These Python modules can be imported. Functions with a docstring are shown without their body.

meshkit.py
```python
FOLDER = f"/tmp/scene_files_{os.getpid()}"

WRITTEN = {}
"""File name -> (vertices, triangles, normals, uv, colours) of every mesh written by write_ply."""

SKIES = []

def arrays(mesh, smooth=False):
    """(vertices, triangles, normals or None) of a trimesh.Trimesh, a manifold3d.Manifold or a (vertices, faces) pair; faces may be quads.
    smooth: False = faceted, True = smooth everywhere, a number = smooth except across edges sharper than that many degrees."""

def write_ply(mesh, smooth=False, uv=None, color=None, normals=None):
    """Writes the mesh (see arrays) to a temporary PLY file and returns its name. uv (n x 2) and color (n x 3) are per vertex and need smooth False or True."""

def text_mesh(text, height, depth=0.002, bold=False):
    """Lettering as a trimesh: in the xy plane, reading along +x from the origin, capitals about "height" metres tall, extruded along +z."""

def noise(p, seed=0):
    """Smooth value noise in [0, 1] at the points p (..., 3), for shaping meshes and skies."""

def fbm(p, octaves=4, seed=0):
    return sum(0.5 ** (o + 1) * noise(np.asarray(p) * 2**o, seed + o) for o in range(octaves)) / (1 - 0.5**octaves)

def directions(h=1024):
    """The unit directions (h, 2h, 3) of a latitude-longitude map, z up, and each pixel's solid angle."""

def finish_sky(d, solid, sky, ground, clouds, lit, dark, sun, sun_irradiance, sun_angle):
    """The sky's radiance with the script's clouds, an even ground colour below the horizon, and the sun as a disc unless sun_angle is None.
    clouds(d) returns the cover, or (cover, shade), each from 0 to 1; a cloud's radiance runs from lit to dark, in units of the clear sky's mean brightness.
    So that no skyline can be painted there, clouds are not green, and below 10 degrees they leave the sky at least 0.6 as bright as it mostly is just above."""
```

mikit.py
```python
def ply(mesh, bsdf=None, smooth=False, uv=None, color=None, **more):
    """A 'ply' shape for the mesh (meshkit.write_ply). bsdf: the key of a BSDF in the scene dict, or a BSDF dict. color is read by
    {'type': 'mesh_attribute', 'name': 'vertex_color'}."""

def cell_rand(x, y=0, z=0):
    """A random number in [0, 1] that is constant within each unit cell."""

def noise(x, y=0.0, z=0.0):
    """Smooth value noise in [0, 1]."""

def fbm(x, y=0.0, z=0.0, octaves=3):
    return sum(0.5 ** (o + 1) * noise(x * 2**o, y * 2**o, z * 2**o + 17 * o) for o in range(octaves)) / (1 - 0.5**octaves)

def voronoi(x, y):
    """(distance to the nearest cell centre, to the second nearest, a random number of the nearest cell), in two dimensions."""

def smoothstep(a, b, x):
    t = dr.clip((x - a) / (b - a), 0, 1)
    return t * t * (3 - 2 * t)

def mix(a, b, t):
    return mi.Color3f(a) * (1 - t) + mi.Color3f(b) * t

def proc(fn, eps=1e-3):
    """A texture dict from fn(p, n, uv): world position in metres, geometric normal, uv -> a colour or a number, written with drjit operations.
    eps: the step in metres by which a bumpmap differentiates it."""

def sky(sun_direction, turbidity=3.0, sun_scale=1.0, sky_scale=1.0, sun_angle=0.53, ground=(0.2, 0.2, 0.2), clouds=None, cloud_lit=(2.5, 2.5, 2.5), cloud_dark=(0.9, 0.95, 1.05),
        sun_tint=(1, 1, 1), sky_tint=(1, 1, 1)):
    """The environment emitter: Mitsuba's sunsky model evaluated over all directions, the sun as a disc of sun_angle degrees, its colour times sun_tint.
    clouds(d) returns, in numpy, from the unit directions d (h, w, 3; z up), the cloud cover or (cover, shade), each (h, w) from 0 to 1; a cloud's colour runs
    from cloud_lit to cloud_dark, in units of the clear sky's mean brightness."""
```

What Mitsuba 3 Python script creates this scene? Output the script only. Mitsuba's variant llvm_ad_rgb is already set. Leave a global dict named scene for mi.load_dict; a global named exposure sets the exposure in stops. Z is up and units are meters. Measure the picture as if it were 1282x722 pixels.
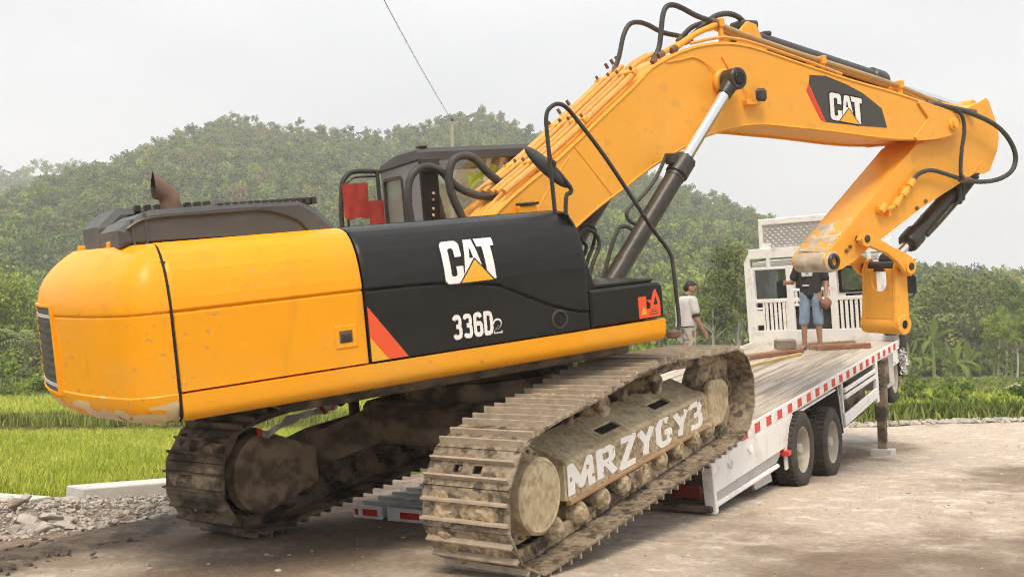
import math, random
import numpy as np, trimesh, manifold3d
import drjit as dr, mitsuba as mi
from shapely.geometry import Polygon, LineString, Point, box as sbox
from shapely.ops import unary_union
from shapely import affinity
import mikit, meshkit
from mikit import proc, noise, fbm, voronoi, smoothstep, mix, cell_rand

PI = math.pi
scene, labels = {}, {}

# ------------------------------------------------------------------ camera, sky, exposure
exposure = 2.92
CAM_H, CAM_PITCH, CAM_ROLL = 1.389, math.radians(4.509), math.radians(-0.369)


def cam_matrix():
    right, down, fwd = np.array([1., 0, 0]), np.array([0, 0, -1.]), np.array([0, 1., 0])
    c, s = math.cos(CAM_PITCH), math.sin(CAM_PITCH)
    down, fwd = c * down + s * fwd, -s * down + c * fwd
    c, s = math.cos(CAM_ROLL), math.sin(CAM_ROLL)
    right, down = c * right - s * down, s * right + c * down
    m = np.eye(4)
    m[:3, 0], m[:3, 1], m[:3, 2], m[:3, 3] = -right, -down, fwd, (0, 0, CAM_H)
    return m


scene['haze_air'] = {'type': 'homogeneous', 'albedo': {'type': 'rgb', 'value': [0.95, 0.955, 0.965]}, 'sigma_t': 0.0010}
scene['camera'] = {'type': 'perspective', 'to_world': mi.ScalarTransform4f(cam_matrix()), 'fov': 2 * math.degrees(math.atan(641 / 1260.95)), 'fov_axis': 'x',
                   'near_clip': 0.05, 'far_clip': 6000.0, 'medium': {'type': 'ref', 'id': 'haze_air'}}


def cloud_cover(d):
    n = meshkit.fbm(d * np.array([2.2, 2.2, 5.0]) + 3.1, 4, 5)
    return np.ones(d.shape[:2]), np.clip(0.35 + 2.2 * (n - 0.5), 0, 1)


scene['sky'] = mikit.sky((-0.10, -0.80, 0.95), turbidity=4, sun_scale=0.30, sun_angle=22, clouds=cloud_cover, cloud_lit=(1.40, 1.42, 1.47), cloud_dark=(1.02, 1.07, 1.16), ground=(0.25, 0.23, 0.2))

# ------------------------------------------------------------------ frames of the two machines (where they stand)


def rot(yaw, pit, rol):
    y, q, r = math.radians(90 - yaw), -math.radians(pit), math.radians(rol)
    Z = np.array([[math.cos(y), -math.sin(y), 0], [math.sin(y), math.cos(y), 0], [0, 0, 1]])
    Y = np.array([[math.cos(q), 0, math.sin(q)], [0, 1, 0], [-math.sin(q), 0, math.cos(q)]])
    X = np.array([[1, 0, 0], [0, math.cos(r), -math.sin(r)], [0, math.sin(r), math.cos(r)]])
    return Z @ Y @ X


def frame(R, o):
    m = np.eye(4)
    m[:3, :3], m[:3, 3] = R, o
    return m


MC = frame(rot(33.826, 9.46, 0.898), (-0.1608, 9.0559, 0.3907))          # the excavator's undercarriage: x ahead, y left, z up
_t = -math.radians(25.669)
MU = MC @ frame(np.array([[math.cos(_t), -math.sin(_t), 0], [math.sin(_t), math.cos(_t), 0], [0, 0, 1]]), (0, 0, 1.2328))   # its slewed upper body
MT = frame(rot(32.156, 7.704, 0), (0.7574, 10.0928, 0.6474))              # the jacked-up truck bed
IMT = np.linalg.inv(MT)


def apply(M, v):
    v = np.atleast_2d(np.asarray(v, float))
    return v if M is None else v @ M[:3, :3].T + M[:3, 3]


# ------------------------------------------------------------------ mesh helpers: everything is (vertices, triangles)
def tm(x):
    if isinstance(x, trimesh.Trimesh):
        return np.array(x.vertices), np.array(x.faces)
    if hasattr(x, 'to_mesh'):
        m = x.to_mesh()
        return np.array(m.vert_properties[:, :3], float), np.array(m.tri_verts, int)
    v, f = np.asarray(x[0], float), np.asarray(x[1], int)
    if f.shape[1] == 4:
        f = np.vstack([f[:, [0, 1, 2]], f[:, [0, 2, 3]]])
    return v, f


def join(*ms):
    vs, fs, n = [], [], 0
    for m in ms:
        v, f = tm(m)
        vs.append(v); fs.append(f + n); n += len(v)
    return np.vstack(vs), np.vstack(fs)


def moved(m, t=(0, 0, 0), s=(1, 1, 1), rz=0, ry=0, rx=0):
    v, f = tm(m)
    v = v * np.array(s)
    for ang, (i, j) in ((rx, (1, 2)), (ry, (2, 0)), (rz, (0, 1))):
        if ang:
            c, q = math.cos(ang), math.sin(ang)
            v = v.copy(); a, b = v[:, i].copy(), v[:, j].copy()
            v[:, i], v[:, j] = c * a - q * b, q * a + c * b
    if np.prod(s) < 0:
        f = f[:, ::-1]
    return v + np.array(t), f


def mirror_y(m):
    v, f = tm(m)
    return v * np.array([1, -1, 1]), f[:, ::-1]


def bx(x0, x1, y0, y1, z0, z1, b=0.0):
    x0, x1 = sorted((x0, x1)); y0, y1 = sorted((y0, y1)); z0, z1 = sorted((z0, z1))
    b = min(b, 0.45 * min(x1 - x0, y1 - y0, z1 - z0))
    if b <= 0:
        v = np.array([[x, y, z] for x in (x0, x1) for y in (y0, y1) for z in (z0, z1)], float)
        f = np.array([[0, 1, 3], [0, 3, 2], [4, 6, 7], [4, 7, 5], [0, 4, 5], [0, 5, 1], [2, 3, 7], [2, 7, 6], [0, 2, 6], [0, 6, 4], [1, 5, 7], [1, 7, 3]])
        return v, f
    P = []
    for x, sx in ((x0, b), (x1, -b)):
        for y, sy in ((y0, b), (y1, -b)):
            for z, sz in ((z0, b), (z1, -b)):
                P += [(x, y + sy, z + sz), (x + sx, y, z + sz), (x + sx, y + sy, z)]
    return tm(trimesh.convex.convex_hull(np.array(P)))


def ring_offset(P, d):
    """Moves a closed counter-clockwise ring inwards by d."""
    a, c = np.roll(P, 1, 0), np.roll(P, -1, 0)
    t0, t1 = P - a, c - P
    t0 = t0 / np.maximum(np.linalg.norm(t0, axis=1, keepdims=True), 1e-9); t1 = t1 / np.maximum(np.linalg.norm(t1, axis=1, keepdims=True), 1e-9)
    n0, n1 = np.c_[-t0[:, 1], t0[:, 0]], np.c_[-t1[:, 1], t1[:, 0]]
    n = n0 + n1
    n = n / np.maximum((n * n0).sum(1, keepdims=True), 0.6)
    return P + n * d


def prism(poly, a0, a1, axis='y', b=0.0):
    """Extrudes a ring of (u, w) points from a0 to a1 along an axis, edges chamfered by b. axis y: (x, z); x: (y, z); z: (x, y)."""
    P = np.asarray(poly, float)
    if Polygon(P).exterior.is_ccw is False:
        P = P[::-1]
    a0, a1 = sorted((a0, a1))
    lv = [(a0, b), (a0 + b, 0), (a1 - b, 0), (a1, b)] if b else [(a0, 0), (a1, 0)]
    n, V, F = len(P), [], []
    for a, d in lv:
        Q = ring_offset(P, d) if d else P
        V.append(np.c_[Q, np.full(n, a)])
    for k in range(len(lv) - 1):
        for i in range(n):
            j = (i + 1) % n
            F += [[k * n + i, k * n + j, (k + 1) * n + j], [k * n + i, (k + 1) * n + j, (k + 1) * n + i]]
    cap = trimesh.creation.triangulate_polygon(Polygon(P), engine='earcut')
    idx = np.array([np.argmin(((P - q) ** 2).sum(1)) for q in cap[0]])
    tri = idx[cap[1]]
    e1, e2 = P[tri[:, 1]] - P[tri[:, 0]], P[tri[:, 2]] - P[tri[:, 0]]
    flip = (e1[:, 0] * e2[:, 1] - e1[:, 1] * e2[:, 0]) < 0
    tri[flip] = tri[flip][:, ::-1]
    V, F = np.vstack(V), np.array(F)
    F = np.vstack([F, tri[:, ::-1], tri + (len(lv) - 1) * n])
    if axis == 'z':
        return V, F
    if axis == 'y':
        return V[:, [0, 2, 1]], F[:, ::-1]
    return V[:, [2, 0, 1]], F


def extrude(shape, depth):
    return join(*[trimesh.creation.extrude_polygon(g, depth, engine='earcut') for g in getattr(shape, 'geoms', [shape])])


def basis(d):
    d = np.asarray(d, float); d = d / np.linalg.norm(d)
    a = np.cross(d, [0, 0, 1.0] if abs(d[2]) < 0.9 else [1.0, 0, 0]); a /= np.linalg.norm(a)
    return a, np.cross(d, a), d


def lathe(prof, p0, p1, n=24):
    """Turns (radius, distance along p0->p1) points round the axis."""
    p0, p1 = np.asarray(p0, float), np.asarray(p1, float)
    a, b, d = basis(p1 - p0)
    V, F, k = [], [], len(prof)
    for i in range(n):
        t = 2 * PI * i / n
        for r, h in prof:
            V.append(p0 + d * h + (a * math.cos(t) + b * math.sin(t)) * r)
    for i in range(n):
        j = (i + 1) % n
        for q in range(k - 1):
            F += [[i * k + q, j * k + q, j * k + q + 1], [i * k + q, j * k + q + 1, i * k + q + 1]]
    V, F = np.array(V), np.array(F)
    A = np.cross(V[F[:, 1]] - V[F[:, 0]], V[F[:, 2]] - V[F[:, 0]])
    F = F[(A ** 2).sum(1) > 1e-18]
    return V, F


def cyl(p0, p1, r, r1=None, n=24, b=0.0):
    r1 = r if r1 is None else r1
    L = float(np.linalg.norm(np.subtract(p1, p0)))
    prof = [(0, 0), (r - b, 0), (r, b), (r1, L - b), (r1 - b, L), (0, L)] if b else [(0, 0), (r, 0), (r1, L), (0, L)]
    return lathe(prof, p0, p1, n)


def spline(P, k=6):
    P = np.asarray(P, float)
    if len(P) < 3:
        return P
    Q = np.vstack([2 * P[0] - P[1], P, 2 * P[-1] - P[-2]])
    out = []
    for i in range(1, len(Q) - 2):
        for t in np.arange(k) / k:
            a, b, c, d = Q[i - 1:i + 3]
            out.append(0.5 * (2 * b + (c - a) * t + (2 * a - 5 * b + 4 * c - d) * t * t + (3 * b - a - 3 * c + d) * t ** 3))
    return np.vstack(out + [P[-1]])


def tube(P, r, n=10, k=5):
    P = spline(P, k) if k > 1 else np.asarray(P, float)
    T = np.gradient(P, axis=0); T /= np.linalg.norm(T, axis=1, keepdims=True)
    a, b, _ = basis(T[0])
    V, F = [], []
    rr = np.broadcast_to(r, len(P)) if np.ndim(r) == 0 else np.interp(np.linspace(0, 1, len(P)), np.linspace(0, 1, len(r)), r)
    for i, p in enumerate(P):
        a = a - T[i] * (a @ T[i]); a /= np.linalg.norm(a); b = np.cross(T[i], a)
        for q in range(n):
            t = 2 * PI * q / n
            V.append(p + (a * math.cos(t) + b * math.sin(t)) * rr[i])
    for i in range(len(P) - 1):
        for q in range(n):
            w = (q + 1) % n
            F += [[i * n + q, i * n + w, (i + 1) * n + w], [i * n + q, (i + 1) * n + w, (i + 1) * n + q]]
    m = len(V); V += [P[0], P[-1]]
    for q in range(n):
        w = (q + 1) % n
        F += [[m, w, q], [m + 1, (len(P) - 1) * n + q, (len(P) - 1) * n + w]]
    return np.array(V), np.array(F)


def bar(p0, p1, w, h, up=(0, 0, 1), b=0.0):
    """A square bar from p0 to p1, w wide (sideways), h high (towards up)."""
    p0, p1, up = (np.asarray(q, float) for q in (p0, p1, up))
    d = p1 - p0; L = np.linalg.norm(d); d /= L
    s = np.cross(up, d); s /= np.linalg.norm(s); u = np.cross(d, s)
    v, f = bx(0, L, -w / 2, w / 2, -h / 2, h / 2, b)
    return p0 + v[:, :1] * d + v[:, 1:2] * s + v[:, 2:] * u, f


def man(m):
    v, f = tm(m)
    return manifold3d.Manifold(manifold3d.Mesh(np.asarray(v, np.float32), np.asarray(f, np.uint32)))


def hull_chain(bones, refine=0.03, smooth=4):
    """Bones [((p, r), (p, r)), ...] -> one smooth skin."""
    def ball(p, r):
        return manifold3d.Manifold.sphere(r, 20).translate([float(x) for x in p])
    M = None
    for a, b in bones:
        h = manifold3d.Manifold.batch_hull([ball(*a), ball(*b)])
        M = h if M is None else M + h
    M = M.refine_to_length(refine)
    t = trimesh.Trimesh(*tm(M), process=True)
    if smooth:
        trimesh.smoothing.filter_taubin(t, iterations=smooth)
    return t


def text(s, h, depth=0.003, bold=True, w=None):
    v, f = tm(meshkit.text_mesh(s, h, depth, bold))
    v[:, 0] -= v[:, 0].min()
    if w:
        v[:, 0] *= w / v[:, 0].max()
    return v, f


# ------------------------------------------------------------------ putting entries into the scene
COUNT = {}


def key_for(name):
    n = COUNT.get(name, 0); COUNT[name] = n + 1
    return name if n == 0 else f'{name}_{n:03d}'


def put(name, mesh, mat, M=None, parent=None, smooth=30, label=None, cat=None, group=None, kind=None, color=None):
    k = key_for(f'{parent}__{name}' if parent else name)
    v, f = tm(mesh)
    scene[k] = mikit.ply((apply(M, v), f), mat, smooth=smooth, color=color)
    tag(k, label, cat, group, kind)
    return k


def tag(k, label=None, cat=None, group=None, kind=None):
    e = {a: b for a, b in (('label', label), ('category', cat), ('group', group), ('kind', kind)) if b}
    if e:
        labels[k] = e


def thing(name, label, cat, group=None):
    k = key_for(name); tag(k, label, cat, group)
    return k


# ------------------------------------------------------------------ materials
def principled(name, color, rough=0.5, two=True, bump=None, **kw):
    col = color if isinstance(color, dict) else {'type': 'rgb', 'value': list(color)}
    b = {'type': 'principled', 'base_color': col, 'roughness': rough, **kw}
    if bump is not None:
        b = {'type': 'bumpmap', 'tex': proc(bump[0], bump[2] if len(bump) > 2 else 2e-3), 'scale': bump[1], 'bsdf': b}
    scene[name] = {'type': 'twosided', 'bsdf': b} if two else b


def matte(name, color):
    col = color if isinstance(color, dict) else {'type': 'rgb', 'value': list(color)}
    scene[name] = {'type': 'twosided', 'bsdf': {'type': 'diffuse', 'reflectance': col}}


YEL = (0.92, 0.395, 0.005)


def yellow_fn(p, n, uv):
    a = fbm(p.x * 3.1, p.y * 3.1, p.z * 3.1, 4)
    dust = smoothstep(0.45, 0.8, fbm(p.x * 1.3 + 7, p.y * 1.3, p.z * 2.2, 4))
    streak = smoothstep(0.62, 0.8, fbm(p.x * 9, p.y * 9, p.z * 1.1 + 5, 3))
    c = mix(YEL, (0.86, 0.355, 0.007), a)
    c = mix(c, (0.66, 0.38, 0.11), 0.30 * dust)
    c = mix(c, (0.48, 0.22, 0.03), 0.24 * streak)
    speck = smoothstep(0.70, 0.76, fbm(p.x * 23, p.y * 23, p.z * 23, 3)) * smoothstep(0.42, 0.6, fbm(p.x * 2 + 9, p.y * 2, p.z * 2, 2))
    return mix(c, (0.40, 0.26, 0.12), 0.55 * speck)


principled('yellow_paint', proc(yellow_fn), 0.36, specular=0.28, clearcoat=0.2, clearcoat_gloss=0.8)


def boom_fn(p, n, uv):
    c = yellow_fn(p, n, uv)
    chips = smoothstep(0.67, 0.72, fbm(p.x * 7, p.y * 7, p.z * 7, 4))
    return mix(mix(c, (0.88, 0.43, 0.07), 0.7), (0.45, 0.28, 0.10), 0.22 * chips)


principled('boom_paint', proc(boom_fn), 0.42, specular=0.3, clearcoat=0.12, clearcoat_gloss=0.7)


def scraped_fn(p, n, uv):
    c = yellow_fn(p, n, uv)
    hx = p.x * 5.5 + 2 * noise(p.x * 2, p.y * 2, p.z * 3)
    m = fbm(hx, p.y * 5.5, p.z * 11, 4)
    low = smoothstep(1.42, 1.06, p.z)
    bare = smoothstep(0.535, 0.58, m * 0.60 + 0.30 * low)
    c = mix(c, (0.74, 0.62, 0.40), 0.85 * bare)
    rust = smoothstep(0.62, 0.70, fbm(p.x * 9 + 3, p.y * 9, p.z * 12, 3)) * bare
    return mix(c, (0.20, 0.13, 0.06), 0.8 * rust)


principled('scraped_yellow_paint', proc(scraped_fn), 0.38, specular=0.28, clearcoat=0.2, clearcoat_gloss=0.8)


def black_fn(p, n, uv):
    d = fbm(p.x * 2.2, p.y * 2.2, p.z * 3.5, 4)
    c = mix((0.010, 0.010, 0.010), (0.019, 0.019, 0.0185), d)
    return mix(c, (0.042, 0.040, 0.036), 0.5 * smoothstep(0.55, 0.85, fbm(p.x * 1.1, p.y * 1.1 + 4, p.z * 1.5, 3)))


principled('black_panel_paint', proc(black_fn), 0.36, specular=0.34)
principled('grey_hood_plastic', proc(lambda p, n, uv: mix((0.058, 0.060, 0.063), (0.105, 0.107, 0.110), fbm(p.x * 2.5, p.y * 2.5, p.z * 5, 4))), 0.5, specular=0.4)
principled('black_steel', proc(lambda p, n, uv: mix((0.022, 0.021, 0.02), (0.06, 0.053, 0.046), fbm(p.x * 6, p.y * 6, p.z * 6, 3))), 0.38, specular=0.5)
principled('black_gap', (0.008, 0.008, 0.008), 0.7)
principled('chrome_rod', (0.82, 0.82, 0.83), 0.14, metallic=1.0)


def mud_fn(p, n, uv):
    a = fbm(p.x * 5, p.y * 5, p.z * 5, 4)
    b = fbm(p.x * 17, p.y * 17, p.z * 17, 3)
    c = mix((0.060, 0.047, 0.036), (0.42, 0.34, 0.235), smoothstep(0.36, 0.62, 0.55 * a + 0.45 * b))
    return mix(c, (0.16, 0.085, 0.045), 0.6 * smoothstep(0.55, 0.75, fbm(p.x * 8 + 5, p.y * 8, p.z * 8, 3)))


def mud_h(p, n, uv):
    return fbm(p.x * 14, p.y * 14, p.z * 14, 4)


principled('muddy_steel', proc(mud_fn), 0.72, bump=(mud_h, 0.010, 4e-3), specular=0.3)
principled('worn_shoe_steel', proc(lambda p, n, uv: mix(mix((0.105, 0.080, 0.055), (0.34, 0.282, 0.208), smoothstep(0.25, 0.75, 0.4 * fbm(p.x * 5, p.y * 5, p.z * 5, 3) + 0.6 * fbm(p.x * 32, p.y * 32, p.z * 32, 4))), (0.055, 0.042, 0.032), 0.8 * smoothstep(0.56, 0.66, fbm(p.x * 14, p.y * 14, p.z * 14, 4)))), 0.6, bump=(mud_h, 0.006, 4e-3), specular=0.4)
principled('caked_mud', proc(lambda p, n, uv: mix((0.22, 0.165, 0.105), (0.52, 0.43, 0.285), smoothstep(0.3, 0.7, 0.35 * fbm(p.x * 8, p.y * 8, p.z * 8, 4) + 0.65 * fbm(p.x * 36, p.y * 36, p.z * 36, 3)))), 0.9, bump=(mud_h, 0.016, 4e-3))
principled('dark_muddy_steel', proc(lambda p, n, uv: mix((0.045, 0.036, 0.027), (0.23, 0.175, 0.125), smoothstep(0.30, 0.72, fbm(p.x * 6, p.y * 6, p.z * 6, 4)))), 0.75, bump=(mud_h, 0.010, 4e-3))


principled('dried_pale_mud', proc(lambda p, n, uv: mix((0.34, 0.275, 0.19), (0.76, 0.69, 0.57), fbm(p.x * 11, p.y * 11, p.z * 11, 4))), 0.85, bump=(mud_h, 0.010, 4e-3))


def frame_fn(p, n, uv):
    a = 0.5 * fbm(p.x * 4, p.y * 4, p.z * 6, 4) + 0.5 * fbm(p.x * 30, p.y * 30, p.z * 18, 3)
    c = mix((0.36, 0.285, 0.175), (0.60, 0.51, 0.345), smoothstep(0.25, 0.75, a))
    rust = smoothstep(0.58, 0.70, fbm(p.x * 17, p.y * 17, p.z * 17, 4))
    return mix(c, (0.27, 0.16, 0.08), 0.5 * rust)


principled('muddy_yellow_paint', proc(frame_fn), 0.72, bump=(mud_h, 0.012, 4e-3), specular=0.3)
principled('rusty_rail', proc(lambda p, n, uv: mix((0.28, 0.15, 0.075), (0.42, 0.29, 0.16), fbm(p.x * 9, p.y * 9, p.z * 9, 3))), 0.7)


def worn_white(p, n, uv):
    w = smoothstep(0.63, 0.70, fbm(p.x * 15, p.y * 15, p.z * 15, 4))
    return mix((0.83, 0.82, 0.79), (0.34, 0.26, 0.14), w)


principled('worn_white_paint', proc(worn_white), 0.6)
principled('white_decal', (0.84, 0.84, 0.83), 0.35)
principled('yellow_decal', (0.80, 0.42, 0.03), 0.35)
principled('red_decal', (0.72, 0.045, 0.022), 0.35)
principled('orange_red_decal', (0.80, 0.10, 0.03), 0.35)
principled('dark_decal', (0.055, 0.050, 0.045), 0.35)
principled('hose_rubber', proc(lambda p, n, uv: mix((0.030, 0.031, 0.030), (0.075, 0.073, 0.066), fbm(p.x * 9, p.y * 9, p.z * 9, 3))), 0.5)
principled('tyre_rubber', proc(lambda p, n, uv: mix((0.020, 0.019, 0.018), (0.075, 0.066, 0.056), fbm(p.x * 5, p.y * 5, p.z * 5, 4))), 0.8)
principled('rim_paint', proc(lambda p, n, uv: mix((0.30, 0.275, 0.23), (0.50, 0.47, 0.42), fbm(p.x * 6, p.y * 6, p.z * 6, 3))), 0.6)


def truck_white(p, n, uv):
    a = fbm(p.x * 2.5, p.y * 2.5, p.z * 3, 4)
    s = smoothstep(0.55, 0.8, fbm(p.x * 10, p.y * 10, p.z * 1.8, 3))
    return mix(mix((0.86, 0.86, 0.86), (0.78, 0.78, 0.765), a), (0.50, 0.43, 0.35), 0.22 * s + 0.30 * smoothstep(0.60, 0.72, fbm(p.x * 5 + 3, p.y * 5, p.z * 7, 4)))


principled('white_truck_paint', proc(truck_white), 0.38, specular=0.45)
principled('grey_truck_paint', proc(lambda p, n, uv: mix((0.40, 0.39, 0.38), (0.58, 0.57, 0.55), fbm(p.x * 4, p.y * 4, p.z * 4, 4))), 0.5)
principled('pipe_paint', proc(lambda p, n, uv: mix((0.80, 0.42, 0.075), (0.66, 0.38, 0.13), fbm(p.x * 6, p.y * 6, p.z * 6, 3))), 0.42, specular=0.35)
principled('dusty_pipe_paint', proc(lambda p, n, uv: mix((0.50, 0.31, 0.09), (0.33, 0.25, 0.15), fbm(p.x * 6, p.y * 6, p.z * 6, 3))), 0.5)
principled('dark_red_lamp', (0.16, 0.018, 0.016), 0.3)
principled('brown_mud', proc(lambda p, n, uv: mix((0.14, 0.105, 0.075), (0.38, 0.29, 0.205), smoothstep(0.35, 0.68, fbm(p.x * 7, p.y * 7, p.z * 7, 4)))), 0.85, bump=(mud_h, 0.010, 4e-3))
principled('grouser_steel', proc(lambda p, n, uv: mix((0.25, 0.205, 0.155), (0.50, 0.43, 0.34), fbm(p.x * 18, p.y * 18, p.z * 18, 4))), 0.5, specular=0.45)
principled('red_reflector', (0.62, 0.035, 0.03), 0.3)
principled('checker_plate', proc(lambda p, n, uv: mix((0.42, 0.42, 0.41), (0.58, 0.58, 0.57), fbm(p.x * 5, p.y * 5, p.z * 5, 3))), 0.38, metallic=0.6)
principled('bed_planks', proc(lambda p, n, uv: mix(mix((0.27, 0.235, 0.19), (0.50, 0.455, 0.39), fbm((p.x * 0.53 + p.y * 0.85) * 0.8, (p.x * 0.85 - p.y * 0.53) * 5, 2, 4)), (0.17, 0.14, 0.11), 0.55 * smoothstep(0.50, 0.68, fbm((p.x * 0.53 + p.y * 0.85) * 0.9 + 7, (p.x * 0.85 - p.y * 0.53) * 11, 1.0, 4)))), 0.8,
           bump=(lambda p, n, uv: fbm(p.x * 20, p.y * 20, p.z * 20, 3), 0.008))
principled('weathered_wood', proc(lambda p, n, uv: mix((0.16, 0.105, 0.065), (0.42, 0.31, 0.20), fbm(p.x * 9, p.y * 9, p.z * 14, 4))), 0.8)
principled('reddish_wood', proc(lambda p, n, uv: mix((0.17, 0.075, 0.045), (0.33, 0.18, 0.11), fbm(p.x * 9, p.y * 9, p.z * 14, 4))), 0.8)
principled('red_cloth', proc(lambda p, n, uv: mix((0.26, 0.026, 0.02), (0.42, 0.05, 0.036), fbm(p.x * 7, p.y * 7, p.z * 7, 3))), 0.75)
principled('lime_cloth', (0.58, 0.76, 0.10), 0.8)
principled('dark_interior', (0.035, 0.035, 0.036), 0.7)
principled('cab_grey_paint', proc(lambda p, n, uv: mix((0.16, 0.172, 0.176), (0.25, 0.263, 0.266), fbm(p.x * 3, p.y * 3, p.z * 3, 3))), 0.4)
principled('rusty_exhaust', proc(lambda p, n, uv: mix((0.06, 0.045, 0.038), (0.29, 0.165, 0.115), fbm(p.x * 12, p.y * 12, p.z * 12, 3))), 0.75)
scene['pale_lit_glass'] = {'type': 'blendbsdf', 'weight': 0.5, 'a': {'type': 'thindielectric', 'int_ior': 1.5}, 'b': {'type': 'twosided', 'bsdf': {'type': 'roughplastic', 'diffuse_reflectance': {'type': 'rgb', 'value': [0.34, 0.40, 0.36]}, 'alpha': 0.08}}}  # half pale diffuse: light showing through the cab, painted into the glass
scene['window_glass'] = {'type': 'thindielectric', 'int_ior': 1.5}
scene['tinted_glass'] = {'type': 'blendbsdf', 'weight': 0.35, 'a': {'type': 'thindielectric', 'int_ior': 1.5}, 'b': {'type': 'twosided', 'bsdf': {'type': 'roughplastic', 'diffuse_reflectance': {'type': 'rgb', 'value': [0.06, 0.075, 0.07]}, 'alpha': 0.05}}}
# ================================================================== THE EXCAVATOR
EX = thing('excavator', 'big yellow and black tracked excavator climbing onto the tilted truck bed', 'excavator')


def ex(name, mesh, mat, M=MU, parent=EX, **kw):
    return put(name, mesh, mat, M, parent, **kw)


# ------------------------------------------------------------------ undercarriage (frame MC)
GAUGE, SHOE_W = 1.305, 0.68
RC, ZC, XR, XF = 0.422, 0.485, -1.73, 1.74
RR, ZR = 0.4635, 0.4435            # the rear end hangs lower, onto the ground
top_pts = spline([(XR, ZR + RR), (-1.45, 0.935), (-1.0, 0.955), (-0.5, 1.00), (0.0, 1.035), (0.5, 1.012), (1.2, 0.945), (XF, ZC + RC)], 12)
path = [np.array(q) for q in top_pts]
path += [np.array((XF + RC * math.cos(t), ZC + RC * math.sin(t))) for t in np.linspace(PI / 2, -PI / 2, 40)[1:]]
path += [np.array((x, ZC - RC + (ZR - RR - ZC + RC) * t)) for t, x in zip(np.linspace(0, 1, 40)[1:], np.linspace(XF, XR, 40)[1:])]
path += [np.array((XR + RR * math.cos(t), ZR + RR * math.sin(t))) for t in np.linspace(-PI / 2, -1.5 * PI, 40)[1:]]
path = np.array(path)
seg = np.linalg.norm(np.diff(path, axis=0), axis=1); cum = np.r_[0, np.cumsum(seg)]
NSHOE = 36
PITCH = cum[-1] / NSHOE


def path_at(s):
    s = s % cum[-1]
    return np.array([np.interp(s, cum, path[:, 0]), np.interp(s, cum, path[:, 1])])


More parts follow.
